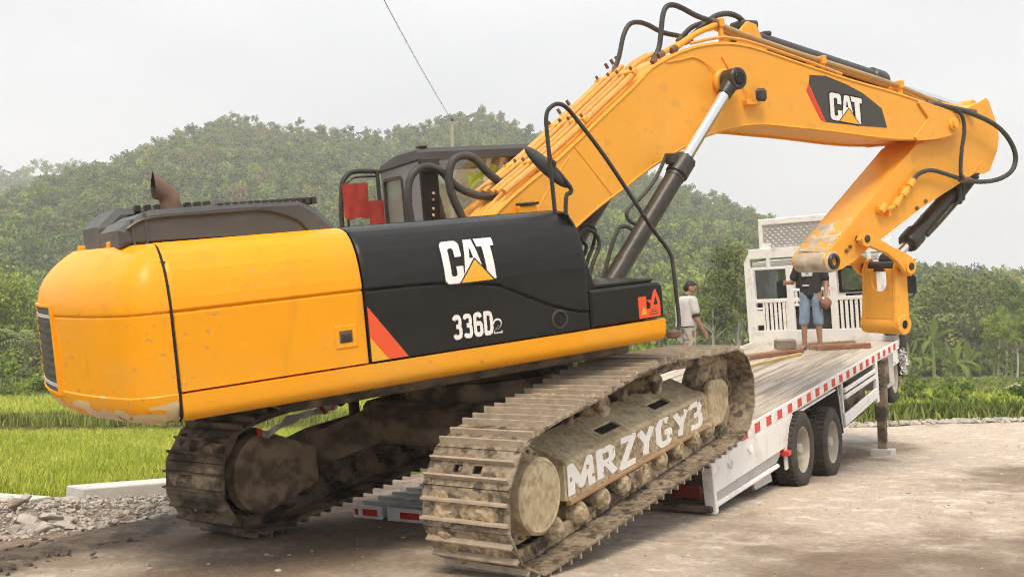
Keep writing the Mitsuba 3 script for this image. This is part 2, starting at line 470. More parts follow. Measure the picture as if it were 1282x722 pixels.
def shoe_mesh(seed):
    """One shoe: plate with two mud holes, two tall grousers and a low leading lip. x along the track, z outwards."""
    rng = random.Random(seed)
    L = PITCH * 0.97
    plate = sbox(-L / 2, -SHOE_W / 2, L / 2, SHOE_W / 2)
    if seed % 4 != 3:
        for y in (-0.055, 0.10):
            plate = plate.difference(sbox(-0.035, y - 0.035, 0.02, y + 0.035))
    P = [moved(extrude(plate, 0.016), (0, 0, -0.008))]
    Gs = []
    for x, h in ((-0.075, 0.050), (0.050, 0.046)):
        w = SHOE_W / 2 - 0.003 - rng.random() * 0.006
        Gs.append(moved(prism([(x - 0.013, 0.004), (x + 0.013, 0.004), (x + 0.007, h), (x - 0.007, h)], -w, w, 'y'), (0, 0, 0)))
    return join(*P), join(*Gs)


SHOES = [shoe_mesh(i) for i in range(4)]


def mud_cake(seed):
    """Dried mud stuck between the grousers of a shoe: an uneven skin."""
    rng = np.random.default_rng(seed)
    nx, ny = 7, 18
    X, Y = np.meshgrid(np.linspace(-PITCH * 0.43, PITCH * 0.45, nx), np.linspace(-SHOE_W * 0.47, SHOE_W * 0.47, ny), indexing='ij')
    n = meshkit.fbm(np.stack([X * 16 + seed * 9, Y * 11, X * 0 + seed], -1), 4, seed)
    Z = 0.002 + 0.085 * np.clip(n - 0.44, 0, 1) + 0.004 * rng.random(X.shape)
    Z[[0, -1]] = -0.004; Z[:, [0, -1]] = -0.004
    V = np.stack([X, Y, Z], -1).reshape(-1, 3)
    F = [[a * ny + b, (a + 1) * ny + b, (a + 1) * ny + b + 1, a * ny + b + 1] for a in range(nx - 1) for b in range(ny - 1)]
    return V, np.array(F)


CAKES = [tm(mud_cake(i)) for i in range(8)]
LINK = join(bx(-PITCH * 0.52, PITCH * 0.52, -0.115, -0.075, -0.115, -0.012, 0.008), bx(-PITCH * 0.52, PITCH * 0.52, 0.075, 0.115, -0.115, -0.012, 0.008),
            cyl((PITCH / 2, -0.125, -0.055), (PITCH / 2, 0.125, -0.055), 0.032, n=10))


def place_on_path(mesh, s, yc, flip=1.0):
    a, b = path_at(s - PITCH / 2), path_at(s + PITCH / 2)
    c = 0.5 * (a + b); t = (b - a) / np.linalg.norm(b - a); nrm = np.array([-t[1], t[0]])   # path runs clockwise seen from the right: outwards is to the left of travel
    v, f = tm(mesh)
    V = np.c_[c[0] + v[:, 0] * t[0] + v[:, 2] * nrm[0], yc + v[:, 1], c[1] + v[:, 0] * t[1] + v[:, 2] * nrm[1]]
    return V, f


GLYPHS = {'M': [[(0, 0), (0.03, 1), (0.34, 0.2), (0.66, 1), (0.70, 0)]], 'R': [[(0, 0), (0, 1), (0.36, 1), (0.46, 0.9), (0.46, 0.62), (0.36, 0.52), (0.05, 0.52)], [(0.25, 0.52), (0.52, 0)]], 'Z': [[(0, 1), (0.5, 1), (0, 0), (0.52, 0)]],
          'Y': [[(0, 1), (0.27, 0.48), (0.54, 1)], [(0.27, 0.48), (0.20, 0)]], 'G': [[(0.52, 0.82), (0.42, 0.98), (0.15, 0.98), (0.02, 0.8), (0.02, 0.2), (0.15, 0.02), (0.42, 0.02), (0.52, 0.18), (0.52, 0.48), (0.3, 0.48)]],
          '3': [[(0, 0.86), (0.04, 0.95), (0.12, 1), (0.34, 1), (0.43, 0.93), (0.46, 0.84), (0.46, 0.68), (0.42, 0.58), (0.34, 0.53), (0.16, 0.53)], [(0.34, 0.53), (0.44, 0.47), (0.48, 0.38), (0.48, 0.16), (0.44, 0.06), (0.34, 0), (0.12, 0), (0.03, 0.05), (0, 0.14)]],
          '6': [[(0.46, 0.84), (0.42, 0.95), (0.34, 1), (0.12, 1), (0.03, 0.94), (0, 0.82), (0, 0.18), (0.03, 0.06), (0.12, 0), (0.36, 0), (0.45, 0.06), (0.48, 0.16), (0.48, 0.42), (0.45, 0.51), (0.36, 0.55), (0.02, 0.55)]],
          'D': [[(0, 0), (0, 1), (0.30, 1), (0.42, 0.94), (0.48, 0.80), (0.48, 0.20), (0.42, 0.06), (0.30, 0), (0, 0), (0, 0.2)]]}


def glyphs(word, width, height, weight, gaps, depth=0.004):
    """Heavy stroke lettering in the xy plane."""
    out, x = [], 0.0
    for ch, gap in zip(word, gaps):
        sh = unary_union([LineString(q).buffer(weight, cap_style=2, join_style=1) for q in GLYPHS[ch]])
        out.append(affinity.translate(sh, x, 0))
        x += max(p[0] for q in GLYPHS[ch] for p in q) + gap
    return extrude(affinity.scale(unary_union(out), width / x, height / 1.1, origin=(0, 0)), depth)


def frame_lettering():
    return glyphs('MRZYGY3', 2.34, 0.22, 0.115, (0.32, 0.30, 0.24, 0.24, 0.30, 0.22, 0))


def loop_side(yc, sgn, near):
    """Everything of one track. sgn -1: the machine's right side."""
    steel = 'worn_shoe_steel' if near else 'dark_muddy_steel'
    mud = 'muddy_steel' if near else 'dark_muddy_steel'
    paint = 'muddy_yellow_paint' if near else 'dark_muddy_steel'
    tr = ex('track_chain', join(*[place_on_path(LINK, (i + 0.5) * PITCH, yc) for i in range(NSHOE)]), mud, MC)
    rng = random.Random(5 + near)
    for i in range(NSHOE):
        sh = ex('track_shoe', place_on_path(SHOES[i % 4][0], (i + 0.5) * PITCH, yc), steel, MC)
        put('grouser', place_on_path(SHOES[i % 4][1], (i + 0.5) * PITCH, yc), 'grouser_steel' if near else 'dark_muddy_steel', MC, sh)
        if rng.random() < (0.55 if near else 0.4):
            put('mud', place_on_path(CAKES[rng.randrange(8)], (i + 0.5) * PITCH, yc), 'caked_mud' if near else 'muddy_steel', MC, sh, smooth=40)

    def Y(a, b):
        return sorted((yc + sgn * a, yc + sgn * b))
    # frame: a roofed beam, open slots in its roof
    out, inn = yc + sgn * 0.155, yc - sgn * 0.24
    prof = [(out, 0.262), (out, 0.535), (out - sgn * 0.025, 0.555), (out - sgn * 0.36, 0.685), (inn, 0.66), (inn, 0.262)]
    beam = man(prism(prof, -1.16, 1.42, 'x'))
    for x in (-0.27, 0.68):
        beam = beam - man(moved(bx(-0.17, 0.17, -0.05, 0.05, -0.12, 0.12), (x, yc + sgn * 0.01, 0.63)))
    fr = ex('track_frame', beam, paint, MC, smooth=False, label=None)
    for x in (-0.27, 0.68):
        put('slot_shade', prism([(yc + sgn * 0.07, 0.558), (yc - sgn * 0.05, 0.605), (yc - sgn * 0.05, 0.56), (yc + sgn * 0.07, 0.52)], x - 0.171, x + 0.171, 'x'), 'black_gap', MC, fr)  # black plate paints shade into the slot, which would otherwise look lit
    put('lower_rail', prism([(-1.17, 0.245), (1.40, 0.245), (1.40, 0.275), (-1.17, 0.275)], *Y(0.13, 0.185), 'y', 0.008), 'rusty_rail' if near else mud, MC, fr)
    put('end_plate', bx(-1.185, -1.162, *Y(-0.23, 0.15), 0.27, 0.53, 0.008), paint, MC, fr)
    if near:
        v, f = frame_lettering()
        V = np.c_[v[:, 0] - 1.12, np.full(len(v), out - 0.0015) - v[:, 2], v[:, 1] + 0.305]
        put('white_lettering', (V, f), 'worn_white_paint', MC, fr, smooth=False, label='white stencilled letters on the side of the near track frame')
        put('pale_panel', bx(-1.13, 1.36, out - 0.001, out + 0.01, 0.275, 0.53), 'caked_mud', MC, fr)
    # sprocket and final drive at the rear
    teeth = []
    for q in range(21):
        t = 2 * PI * q / 21
        teeth.append((0.35 * math.cos(t), 0.35 * math.sin(t))); teeth.append((0.35 * math.cos(t + .12), 0.35 * math.sin(t + .12)))
        teeth.append((0.315 * math.cos(t + .18), 0.315 * math.sin(t + .18))); teeth.append((0.315 * math.cos(t + .26), 0.315 * math.sin(t + .26)))
    sp = ex('sprocket', moved(prism(teeth, *Y(-0.03, 0.03), 'y', 0.006), (XR, 0, ZR)), mud, MC)
    dp = [(0, 0), (0.33, 0), (0.335, 0.02), (0.335, 0.11), (0.30, 0.14), (0.275, 0.16), (0.262, 0.20), (0.258, 0.285), (0.246, 0.298), (0.232, 0.302), (0.225, 0.296), (0.10, 0.298), (0, 0.298)]
    put('final_drive_cover', lathe(dp, (-1.655, yc - sgn * 0.05, 0.452), (-1.655, yc + sgn * 0.5, 0.452), 40), 'muddy_yellow_paint' if near else mud, MC, sp, smooth=35)
    put('cover_bolts', join(*[cyl((-1.655 + 0.285 * math.cos(t), yc + sgn * 0.085, 0.452 + 0.285 * math.sin(t)), (-1.655 + 0.285 * math.cos(t), yc + sgn * 0.125, 0.452 + 0.285 * math.sin(t)), 0.014, n=6) for t in np.linspace(0, 2 * PI, 20, endpoint=False)]), mud, MC, sp, kind='stuff')
    mc = trimesh.convex.convex_hull(np.vstack([[(-1.72 + r_ * math.cos(t), y_, 0.455 + r_ * math.sin(t)) for t in np.linspace(0, 2 * PI, 32)] for r_, y_ in ((0.325, yc - sgn * 0.20), (0.315, yc - sgn * 0.285), (0.27, yc - sgn * 0.305))] + [[(-1.12, yc - sgn * q, z) for q in (0.20, 0.27) for z in (0.22, 0.52)]]))
    put('motor_cover', mc, 'muddy_steel' if near else 'brown_mud', MC, sp, smooth=25)
    # idler at the front, with its guard
    ip = [(0.10, 0), (0.30, 0), (0.33, 0.03), (0.36, 0.05), (0.36, 0.17), (0.33, 0.19), (0.30, 0.22), (0.10, 0.22)]
    idl = ex('idler', lathe(ip, (XF - 0.02, yc - sgn * 0.11, ZC), (XF - 0.02, yc + sgn * 0.5, ZC), 40), mud, MC, smooth=35)
    put('hub', cyl((XF - 0.02, yc - sgn * 0.17, ZC), (XF - 0.02, yc + sgn * 0.17, ZC), 0.13, n=24, b=0.015), mud, MC, idl)
    put('yoke_guard', prism([(1.405, 0.22), (1.405, 0.60), (1.50, 0.655), (1.76, 0.63), (1.88, 0.54), (1.85, 0.34), (1.66, 0.22)], *Y(0.115, 0.185), 'y', 0.015), paint, MC, idl)
    for x in (-0.52, 0.42):
        rp = [(0, 0), (0.055, 0), (0.055, 0.10), (0.088, 0.11), (0.088, 0.2), (0.07, 0.21), (0.07, 0.25), (0.088, 0.26), (0.088, 0.30), (0.07, 0.315), (0, 0.32)]
        put('carrier_roller', lathe(rp, (x, yc - sgn * 0.15, 0.825), (x, yc + sgn * 0.5, 0.825), 22), mud, MC, fr)
        put('roller_bracket', bx(x - 0.05, x + 0.05, *Y(-0.22, -0.16), 0.64, 0.84, 0.01), mud, MC, fr)
    for q in range(9):
        x = -1.36 + q * 0.345
        rp = [(0, 0), (0.06, 0), (0.088, 0.02), (0.088, 0.10), (0.07, 0.11), (0.07, 0.25), (0.088, 0.26), (0.088, 0.33), (0.065, 0.36), (0.05, 0.375), (0, 0.38)]
        put('track_roller', lathe(rp, (x, yc - sgn * 0.18, 0.15 + 0.0155 * q * 0.8 - 0.02), (x, yc + sgn * 0.5, 0.15 + 0.0155 * q * 0.8 - 0.02), 18), 'caked_mud' if near else mud, MC, fr)
    put('guide_guard', prism([(-0.28, 0.24), (0.12, 0.24), (0.10, 0.14), (0.03, 0.10), (-0.20, 0.10), (-0.27, 0.15)], *Y(0.16, 0.19), 'y', 0.006), mud, MC, fr)


loop_side(-GAUGE, -1, True)
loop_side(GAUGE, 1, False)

# carbody between the tracks
cb = ex('carbody', join(bx(-0.85, 0.85, -0.75, 0.75, 0.50, 0.86, 0.05), cyl((0, 0, 0.86), (0, 0, 1.0), 0.78, n=40)), 'dark_muddy_steel', MC)
for sx in (-1, 1):
    for sy in (-1, 1):
        v = np.array([(sx * 0.35, sy * 0.70, 0.52), (sx * 0.80, sy * 0.55, 0.52), (sx * 0.35, sy * 0.70, 0.84), (sx * 0.80, sy * 0.55, 0.84),
                      (sx * 0.60, sy * 1.10, 0.32), (sx * 1.12, sy * 1.10, 0.32), (sx * 0.60, sy * 1.10, 0.62), (sx * 1.12, sy * 1.10, 0.62)])
        put('leg', trimesh.convex.convex_hull(v), 'dark_muddy_steel', MC, cb, smooth=False)
ex('swing_ring', lathe([(0, 0), (0.68, 0), (0.68, 0.05), (0.64, 0.06), (0.64, 0.16), (0.70, 0.17), (0.70, 0.24), (0, 0.24)], (0, 0, 0.99), (0, 0, 2), 48), 'dark_muddy_steel', MC)
# red and white tape caught on the far track
tp = [(-1.83, 0.94, 0.805), (-1.75, 0.94, 0.775), (-1.66, 0.95, 0.775), (-1.45, 0.955, 0.825), (-1.25, 0.95, 0.835), (-1.05, 0.95, 0.825), (-0.90, 0.95, 0.835)]
tv, tf = [], []
tps = spline(tp, 4)
for i, q in enumerate(tps):
    tw = 0.9 + 0.5 * math.sin(i * 0.9)
    d = np.array([0.10 * math.sin(tw) * 0.3, 0.05 * math.cos(tw), 0.022 + 0.009 * math.sin(i * 1.7)])
    tv += [q - d, q + d]
for i in range(len(tps) - 1):
    tf.append([2 * i, 2 * i + 2, 2 * i + 3, 2 * i + 1])
tf = np.array(tf)
sel = np.array([i < 3 or 19 <= i < 20 or 22 <= i < 23 for i in range(len(tf))])
tk = thing('warning_tape', 'crumpled white and red warning tape lying on the far track', 'tape')
put('white_strip', (np.array(tv), tf[~sel]), 'white_decal', MC, tk, smooth=True)
put('red_strip', (np.array(tv), tf[sel]), 'orange_red_decal', MC, tk, smooth=True)

# ------------------------------------------------------------------ upper body (frame MU)
XS, XK, XD, XE, ZB = -2.935, -1.681, 0.016, 0.85, 0.185
PZ = np.array([0.0, 0.012, 0.035, 0.07, 0.66, 0.76, 0.85, 0.92, 0.98, 1.03, 1.065, 1.085, 1.097, 1.103, 1.108])
PI_ = np.array([0.085, 0.05, 0.018, 0.0, 0.0, 0.012, 0.034, 0.062, 0.10, 0.145, 0.195, 0.245, 0.30, 0.36, 0.48])


def inset(z):
    return np.interp(z, PZ, PI_)


def side_panel(x0, x1, zs, crease=None, nx=None, depth=0.016, below=0.010, y_in=-0.95):
    """A body panel on the machine's right side: a curved skin with a pressed crease, its edges turned inwards."""
    nx = nx or max(3, int((x1 - x0) / 0.03))
    xs = np.r_[x0, np.linspace(x0 + 0.012, x1 - 0.012, nx), x1]
    X, Z = np.meshgrid(xs, zs, indexing='ij')
    Y = -1.5 + inset(Z)
    if crease is not None:
        c = np.interp(X, crease[:, 0], crease[:, 1])
        Y = Y + depth * np.exp(-((Z - c) / 0.008) ** 2) + below * (Z < c)
    Y[[0, -1]] += 0.012
    n, m = X.shape
    V = np.stack([X, Y, Z], -1).reshape(-1, 3)
    F = [[a * m + b, (a + 1) * m + b, (a + 1) * m + b + 1, a * m + b + 1] for a in range(n - 1) for b in range(m - 1)]
    border = [a * m for a in range(n)] + [(n - 1) * m + b for b in range(1, m)] + [a * m + m - 1 for a in range(n - 2, -1, -1)] + [b for b in range(m - 2, 0, -1)]
    W = V[border].copy(); W[:, 1] = np.maximum(W[:, 1] + 0.05, np.where(W[:, 2] > 1.09, W[:, 1] + 0.06, -1.40)); W[:, 2] = np.where(W[:, 2] > 1.09, W[:, 2] - 0.03, W[:, 2])
    k = len(V)
    for i in range(len(border)):
        j = (i + 1) % len(border)
        F.append([border[j], border[i], k + i, k + j])
    return np.vstack([V, W]), np.array(F)


zfine = np.unique(np.r_[np.linspace(0.192, 0.64, 10), np.linspace(0.65, 0.71, 25), PZ[PZ > 0.71], np.linspace(0.73, 1.09, 16)])
crease_y = np.array([(-3.5, 0.679), (0.5, 0.679)])
crease_b = np.array([(-1.70, 0.676), (-1.24, 0.667), (-0.95, 0.652), (-0.795, 0.633), (-0.627, 0.594), (-0.458, 0.51), (-0.21, 0.40), (0.013, 0.333), (0.2, 0.30)])
zall = np.unique(np.r_[np.linspace(0.192, 0.72, 75), PZ[PZ > 0.71], np.linspace(0.73, 1.09, 16)])

dr_ = ex('engine_door', side_panel(XS + 0.016, XK - 0.007, zfine, crease_y), 'yellow_paint', label='yellow engine door with recessed latch')
fl = put('latch_plate', bx(-1.915, -1.755, -1.4985, -1.486, 0.312, 0.462, 0.005), 'yellow_paint', MU, dr_)
put('recess', bx(-1.885, -1.79, -1.500, -1.49, 0.345, 0.43, 0.003), 'rusty_exhaust', MU, dr_)
put('latch', join(bx(-1.872, -1.80, -1.5055, -1.497, 0.352, 0.405, 0.003), cyl((-1.835, -1.512, 0.378), (-1.835, -1.50, 0.378), 0.014, n=12)), 'black_steel', MU, dr_)
bd = ex('pump_compartment_door', side_panel(XK + 0.006, XD + 0.107, zall, crease_b, nx=70, depth=0.014, below=0.008), 'black_panel_paint', label='black side door with white logo and model number')

# band along the bottom edge
zb = np.array([0.0, 0.006, 0.012, 0.022, 0.035, 0.055, 0.08, 0.12, 0.16, 0.172, 0.178])
bv, bf = side_panel(XS + 0.016, XE, zb)
ex('side_skirt', (bv, bf), 'yellow_paint', label='yellow skirt along the bottom of the body')
ex('side_skirt', mirror_y((bv, bf)), 'yellow_paint')
ex('engine_door', mirror_y(side_panel(XS + 0.008, -0.55, zfine, crease_y)), 'yellow_paint')
ex('body_frame', join(bx(-2.93, 0.80, -1.43, 1.43, 0.02, 0.17, 0.02), bx(-2.93, -0.6, -1.36, 1.36, 0.17, 1.0, 0.0), bx(-2.93, -0.9, -1.18, 1.18, 1.0, 1.085), bx(-2.945, -2.91, -1.462, -1.2, 0.1, 0.84), bx(-2.945, -2.91, -1.40, -1.1, 0.84, 0.985), bx(-2.945, -2.91, -1.28, -1.1, 0.985, 1.075), bx(-0.9, 0.05, -1.36, -0.62, 0.17, 0.98), bx(-0.9, 0.05, -1.18, -0.62, 0.98, 1.085)), 'dark_interior', smooth=False)
ex('belly_plate', join(bx(-2.2, 0.7, -1.2, 1.2, -0.10, 0.018, 0.02), bx(-0.9, 0.9, -0.35, 0.35, -0.16, -0.098, 0.02)), 'dark_muddy_steel')


# counterweight: the tail, round as the swing circle, lofted over rounded levels
def cw_ring(d):
    r, Rr = 0.26, 3.492
    cx = -math.sqrt((Rr - r) ** 2 - (1.5 - r) ** 2)
    a0 = math.atan2(-(1.5 - r), cx)            # where the corner meets the tail arc
    P = [(XS, -1.5), (cx * 0.5 + XS * 0.5, -1.5)]
    P += [(cx + r * math.cos(t), -(1.5 - r) + r * math.sin(t)) for t in np.linspace(-PI / 2, a0 % (-2 * PI) if a0 < 0 else a0 - 2 * PI, 12)]
    P += [(Rr * math.cos(t), Rr * math.sin(t)) for t in np.linspace(a0, -PI, 24)[1:]]
    P = np.array(P)
    T_ = np.gradient(P, axis=0); N = np.c_[T_[:, 1], -T_[:, 0]]; N /= np.linalg.norm(N, axis=1, keepdims=True)
    N = -N * np.sign((N * -P).sum(1, keepdims=True)) * 1.0
    N[:2] = (0, -1)
    ds, dr2 = d if isinstance(d, tuple) else (d, d)
    w = np.clip((-2.95 - P[:, 0]) / 0.30, 0, 1)[:, None]
    Q = P - N * (ds * (1 - w) + dr2 * w)
    Q[0, 0] = XS
    return np.vstack([Q, (Q * [1, -1])[::-1][1:]])


REAR = [(0.70, 0.0), (0.76, 0.004), (0.85, 0.024), (0.92, 0.066), (0.98, 0.118), (1.03, 0.175), (1.065, 0.225), (1.085, 0.255), (1.10, 0.28)]
levels = [(-0.01, .20), (0.0, .14), (0.018, .09), (0.045, .05), (0.085, .022), (0.13, .006), (0.18, 0), (0.188, .006), (0.30, 0.004), (0.664, 0.004), (0.672, .008), (0.677, .018), (0.683, .018), (0.688, .004), (0.70, .001), (0.76, .012), (0.85, .034), (0.92, .062), (0.98, .10),
          (1.03, .145), (1.065, .185), (1.085, .215), (1.097, .235), (1.10, .25)]
levels = [(z, (d, float(np.interp(z, *zip(*REAR))) if z > 0.7 else d)) for z, d in levels]
rings = [np.c_[cw_ring(d), np.full(len(cw_ring(d)), z)] for z, d in levels]
V = np.vstack(rings); m = len(rings[0]); F = []
for a in range(len(rings) - 1):
    for b in range(m):
        c = (b + 1) % m
        F.append([a * m + b, (a + 1) * m + b, (a + 1) * m + c, a * m + c])
k = len(V)
V = np.vstack([V, [[-3.0, 0, -0.01], [-3.0, 0, 1.10]]])
T3 = [[k, b, (b + 1) % m] for b in range(m)] + [[k + 1, (len(rings) - 1) * m + (b + 1) % m, (len(rings) - 1) * m + b] for b in range(m)]
F = np.vstack([np.vstack([np.array(F)[:, [0, 1, 2]], np.array(F)[:, [0, 2, 3]]]), T3])
cwm = trimesh.Trimesh(V, F, process=False); cwm.fix_normals()
cw = ex('counterweight', cwm, 'scraped_yellow_paint', smooth=28, label='round yellow counterweight with scraped lower edge')
arc = [(3.496 * math.cos(t), 3.496 * math.sin(t)) for t in np.linspace(PI - 0.115, PI + 0.115, 16)] + [(3.46 * math.cos(t), 3.46 * math.sin(t)) for t in np.linspace(PI + 0.115, PI - 0.115, 16)]
put('rear_panel', prism(arc, 0.165, 0.735, 'z'), 'grey_hood_plastic', MU, cw)
for t in (PI - 0.122, PI + 0.122):
    put('panel_frame', prism([(3.505 * math.cos(t + e), 3.505 * math.sin(t + e)) for e in (-0.007, 0.007)] + [(3.46 * math.cos(t + e), 3.46 * math.sin(t + e)) for e in (0.007, -0.007)], 0.15, 0.75, 'z'), 'yellow_paint', MU, cw)
for z_ in (0.15, 0.736):
    put('panel_frame', prism([(3.504 * math.cos(t), 3.504 * math.sin(t)) for t in np.linspace(PI - 0.114, PI + 0.114, 12)] + [(3.46 * math.cos(t), 3.46 * math.sin(t)) for t in np.linspace(PI + 0.114, PI - 0.114, 12)], z_, z_ + 0.015, 'z'), 'yellow_paint', MU, cw)
for q in range(9):
    put('slat', prism([(3.502 * math.cos(t), 3.502 * math.sin(t)) for t in np.linspace(PI - 0.11, PI + 0.11, 12)] + [(3.48 * math.cos(t), 3.48 * math.sin(t)) for t in np.linspace(PI + 0.11, PI - 0.11, 12)], 0.20 + q * 0.058, 0.222 + q * 0.058, 'z'), 'grey_truck_paint' if q % 8 == 0 else 'black_steel', MU, cw)
put('lifting_eye', join(bx(-3.12, -3.06, -0.72, -0.66, 1.09, 1.14, 0.01), bx(-3.12, -3.06, 0.62, 0.68, 1.09, 1.14, 0.01)), 'yellow_paint', MU, cw)

zz_ = np.r_[np.linspace(0.0, 0.66, 20), PZ[PZ > 0.66]]
gs = [(x, -1.5 + inset(z) + o, z) for x in (-2.936, -2.918) for z in zz_ for o in (0.004,)]
nz_ = len(zz_)
ex('seam_strip', (np.array(gs), np.array([[i, i + 1, nz_ + i + 1, nz_ + i] for i in range(nz_ - 1)])), 'black_gap')
# front bezel of the black cowling and the tool box before it
bz = np.array([(0.128, 0.205), (0.128, 0.60), (0.122, 0.80), (0.098, 0.93), (0.03, 1.075), (0.075, 1.06), (0.265, 0.505), (0.265, 0.205)])
ex('cowling_front', prism(bz, -1.41, -0.62, 'y', 0.02), 'black_panel_paint')
tb = ex('tool_box', prism([(0.135, 0.192), (0.842, 0.192), (0.842, 0.43), (0.825, 0.46), (0.79, 0.472), (0.135, 0.474)], -1.497, -0.66, 'y', 0.018), 'black_panel_paint', label='low black tool box at the front corner')
put('lid', prism([(0.17, 0.474), (0.80, 0.472), (0.84, 0.485), (0.82, 0.497), (0.18, 0.507)], -1.40, -0.70, 'y', 0.008), 'black_panel_paint', MU, tb)
# excavator pictogram decal
v_ = -1.4985
pv = put('warning_decal', bx(0.585, 0.80, v_, v_ + 0.005, 0.205, 0.275), 'orange_red_decal', MU, tb)
put('warning_decal', join(bx(0.585, 0.665, v_ - .0004, v_ + 0.004, 0.275, 0.375), bx(0.70, 0.80, v_ - .0004, v_ + .004, 0.275, 0.30)), 'orange_red_decal', MU, tb)
put('warning_decal', prism([(0.665, 0.375), (0.665, 0.345), (0.715, 0.34), (0.735, 0.40), (0.76, 0.425), (0.80, 0.33), (0.80, 0.26), (0.775, 0.26), (0.77, 0.33), (0.755, 0.37), (0.735, 0.30), (0.715, 0.30), (0.71, 0.36)], v_ - .0008, v_ + .004, 'y'), 'orange_red_decal', MU, tb)
put('warning_triangle', prism([(0.605, 0.235), (0.665, 0.235), (0.635, 0.295)], v_ - 0.002, v_ + .003, 'y'), 'yellow_decal', MU, tb)
put('warning_mark', join(bx(0.69, 0.765, v_ - .0015, v_ + .003, 0.225, 0.232), bx(0.70, 0.765, v_ - .0015, v_ + .003, 0.245, 0.252), bx(0.71, 0.75, v_ - .0015, v_ + .003, 0.262, 0.266)), 'dark_decal', MU, tb)


# ------------------------------------------------------------------ lettering
def cat_shapes():
    """The heavy three letters with a triangle under the A; unit height, 1.40 wide."""
    rr = lambda x0, y0, x1, y1, r: sbox(x0 + r, y0 + r, x1 - r, y1 - r).buffer(r, 6)
    C = rr(0, 0, 0.50, 1.0, 0.12).difference(rr(0.175, 0.17, 0.325, 0.83, 0.06)).difference(sbox(0.22, 0.40, 0.6, 0.62))
    A = Polygon([(0.645, 1.0), (0.865, 1.0), (1.06, 0.08), (0.50, 0.08)]).difference(Polygon([(0.70, 0.56), (0.756, 0.84), (0.81, 0.56)]))
    Tt = Polygon([(0.93, 1.0), (1.42, 1.0), (1.42, 0.81), (1.32, 0.81), (1.34, 0.02), (1.12, 0.02), (1.095, 0.81), (0.965, 0.81)])
    tri = Polygon([(0.40, 0.0), (1.26, 0.0), (0.83, 0.52)])
    big = tri.buffer(0.035, join_style=2)
    white = unary_union([C.difference(big), A.difference(big), Tt.difference(big)])
    return white, tri


def on_side(shape, x0, z0, sx, sz, lift, depth=0.004, cre=None, M=MU):
    """Lays a flat shape on the curved right side of the body."""
    sh = affinity.scale(shape, sx, sz, origin=(0, 0)); sh = affinity.translate(sh, x0, z0)
    v, f = tm(trimesh.Trimesh(*extrude(sh, depth)).subdivide_to_size(0.05))
    base = -1.5 + inset(v[:, 1])
    return np.c_[v[:, 0], base - lift + depth - v[:, 2], v[:, 1]], f


white, tri = cat_shapes()
dk = unary_union([white, tri]).buffer(0.05)
put('logo_outline', on_side(dk, -1.072, 0.648, 0.302, 0.298, 0.0025), 'black_gap', MU, bd, smooth=False)
put('logo_letters', on_side(white, -1.072, 0.648, 0.302, 0.298, 0.0045), 'white_decal', MU, bd, smooth=False, label='white three letter logo')
put('logo_triangle', on_side(tri, -1.072, 0.648, 0.302, 0.298, 0.0045), 'yellow_decal', MU, bd, smooth=False, label='yellow triangle of the logo')


def flat_text(s, x, z, h, w, y, mat, par, name, M=MU, d=0.003):
    v, f = text(s, h, d, True, w)
    return put(name, (np.c_[x + v[:, 0], y + d - v[:, 2], z + v[:, 1]], f), mat, M, par, smooth=False)


gl = glyphs('336D', 0.30, 0.155, 0.115, (0.33, 0.33, 0.33, 0))
k_ = put('model_number', (lambda q: (np.c_[-1.035 + q[0][:, 0], -1.4915 - q[0][:, 2], 0.272 + q[0][:, 1]], q[1]))(tm(gl)), 'white_decal', MU, bd, smooth=False)
tag(k_, 'white model number')
flat_text('2', -0.722, 0.262, 0.10, 0.072, -1.4945, 'white_decal', bd, 'model_number')
flat_text('2', -0.714, 0.270, 0.080, 0.055, -1.4960, 'black_panel_paint', bd, 'model_number')
# red and orange flash
flash = Polygon([(-1.668, 0.566), (-1.40, 0.196), (-1.668, 0.196)])
low = Polygon([(-1.668, 0.36), (-1.545, 0.196), (-1.668, 0.196)])
put('flash', prism(np.array(flash.difference(low).exterior.coords)[:-1], -1.4945, -1.489, 'y'), 'orange_red_decal', MU, bd)
put('flash', prism(np.array(low.exterior.coords)[:-1], -1.4945, -1.489, 'y'), 'yellow_decal', MU, bd)
put('filler_ring', lathe([(0.05, 0.0), (0.072, 0.0), (0.075, 0.008), (0.066, 0.014), (0.055, 0.014), (0.052, 0.0)], (-0.154, -1.490, 0.293), (-0.154, -1.6, 0.293), 28), 'black_steel', MU, bd)
put('filler_hole', join(cyl((-0.154, -1.493, 0.293), (-0.154, -1.488, 0.293), 0.055, n=24), bx(-0.165, -0.142, -1.499, -1.49, 0.26, 0.32, 0.003)), 'black_gap', MU, bd)

# ------------------------------------------------------------------ engine hood, exhaust
hp = np.array([(-3.10, 1.09), (-3.10, 1.20), (-3.04, 1.25), (-2.90, 1.315), (-2.30, 1.325), (-1.90, 1.315), (-1.78, 1.24), (-1.66, 1.115), (-1.64, 1.09)])
hood = ex('engine_hood', prism(hp, -1.06, -0.30, 'y', 0.035), 'grey_hood_plastic', smooth=25, label='grey black engine hood with louvres')
put('crease', tube([(-3.05, -1.064, 1.205), (-2.9, -1.066, 1.262), (-2.4, -1.066, 1.268), (-2.15, -1.066, 1.262), (-1.95, -1.066, 1.19), (-1.88, -1.066, 1.12)], 0.012, 6), 'black_steel', MU, hood)
put('seam', join(bx(-3.02, -3.005, -1.068, -0.3, 1.10, 1.262), bx(-2.94, -2.925, -1.068, -0.3, 1.10, 1.30)), 'grey_hood_plastic', MU, hood)
for i in range(14):
    x = -2.46 + i * 0.050
    put('louvre', bx(x, x + 0.034, -1.035, -0.70, 1.285, 1.334, 0.004), 'black_steel', MU, hood)
hp2 = np.array([(-3.0, 1.09), (-3.0, 1.27), (-2.86, 1.395), (-2.0, 1.40), (-1.75, 1.25), (-1.7, 1.09)])
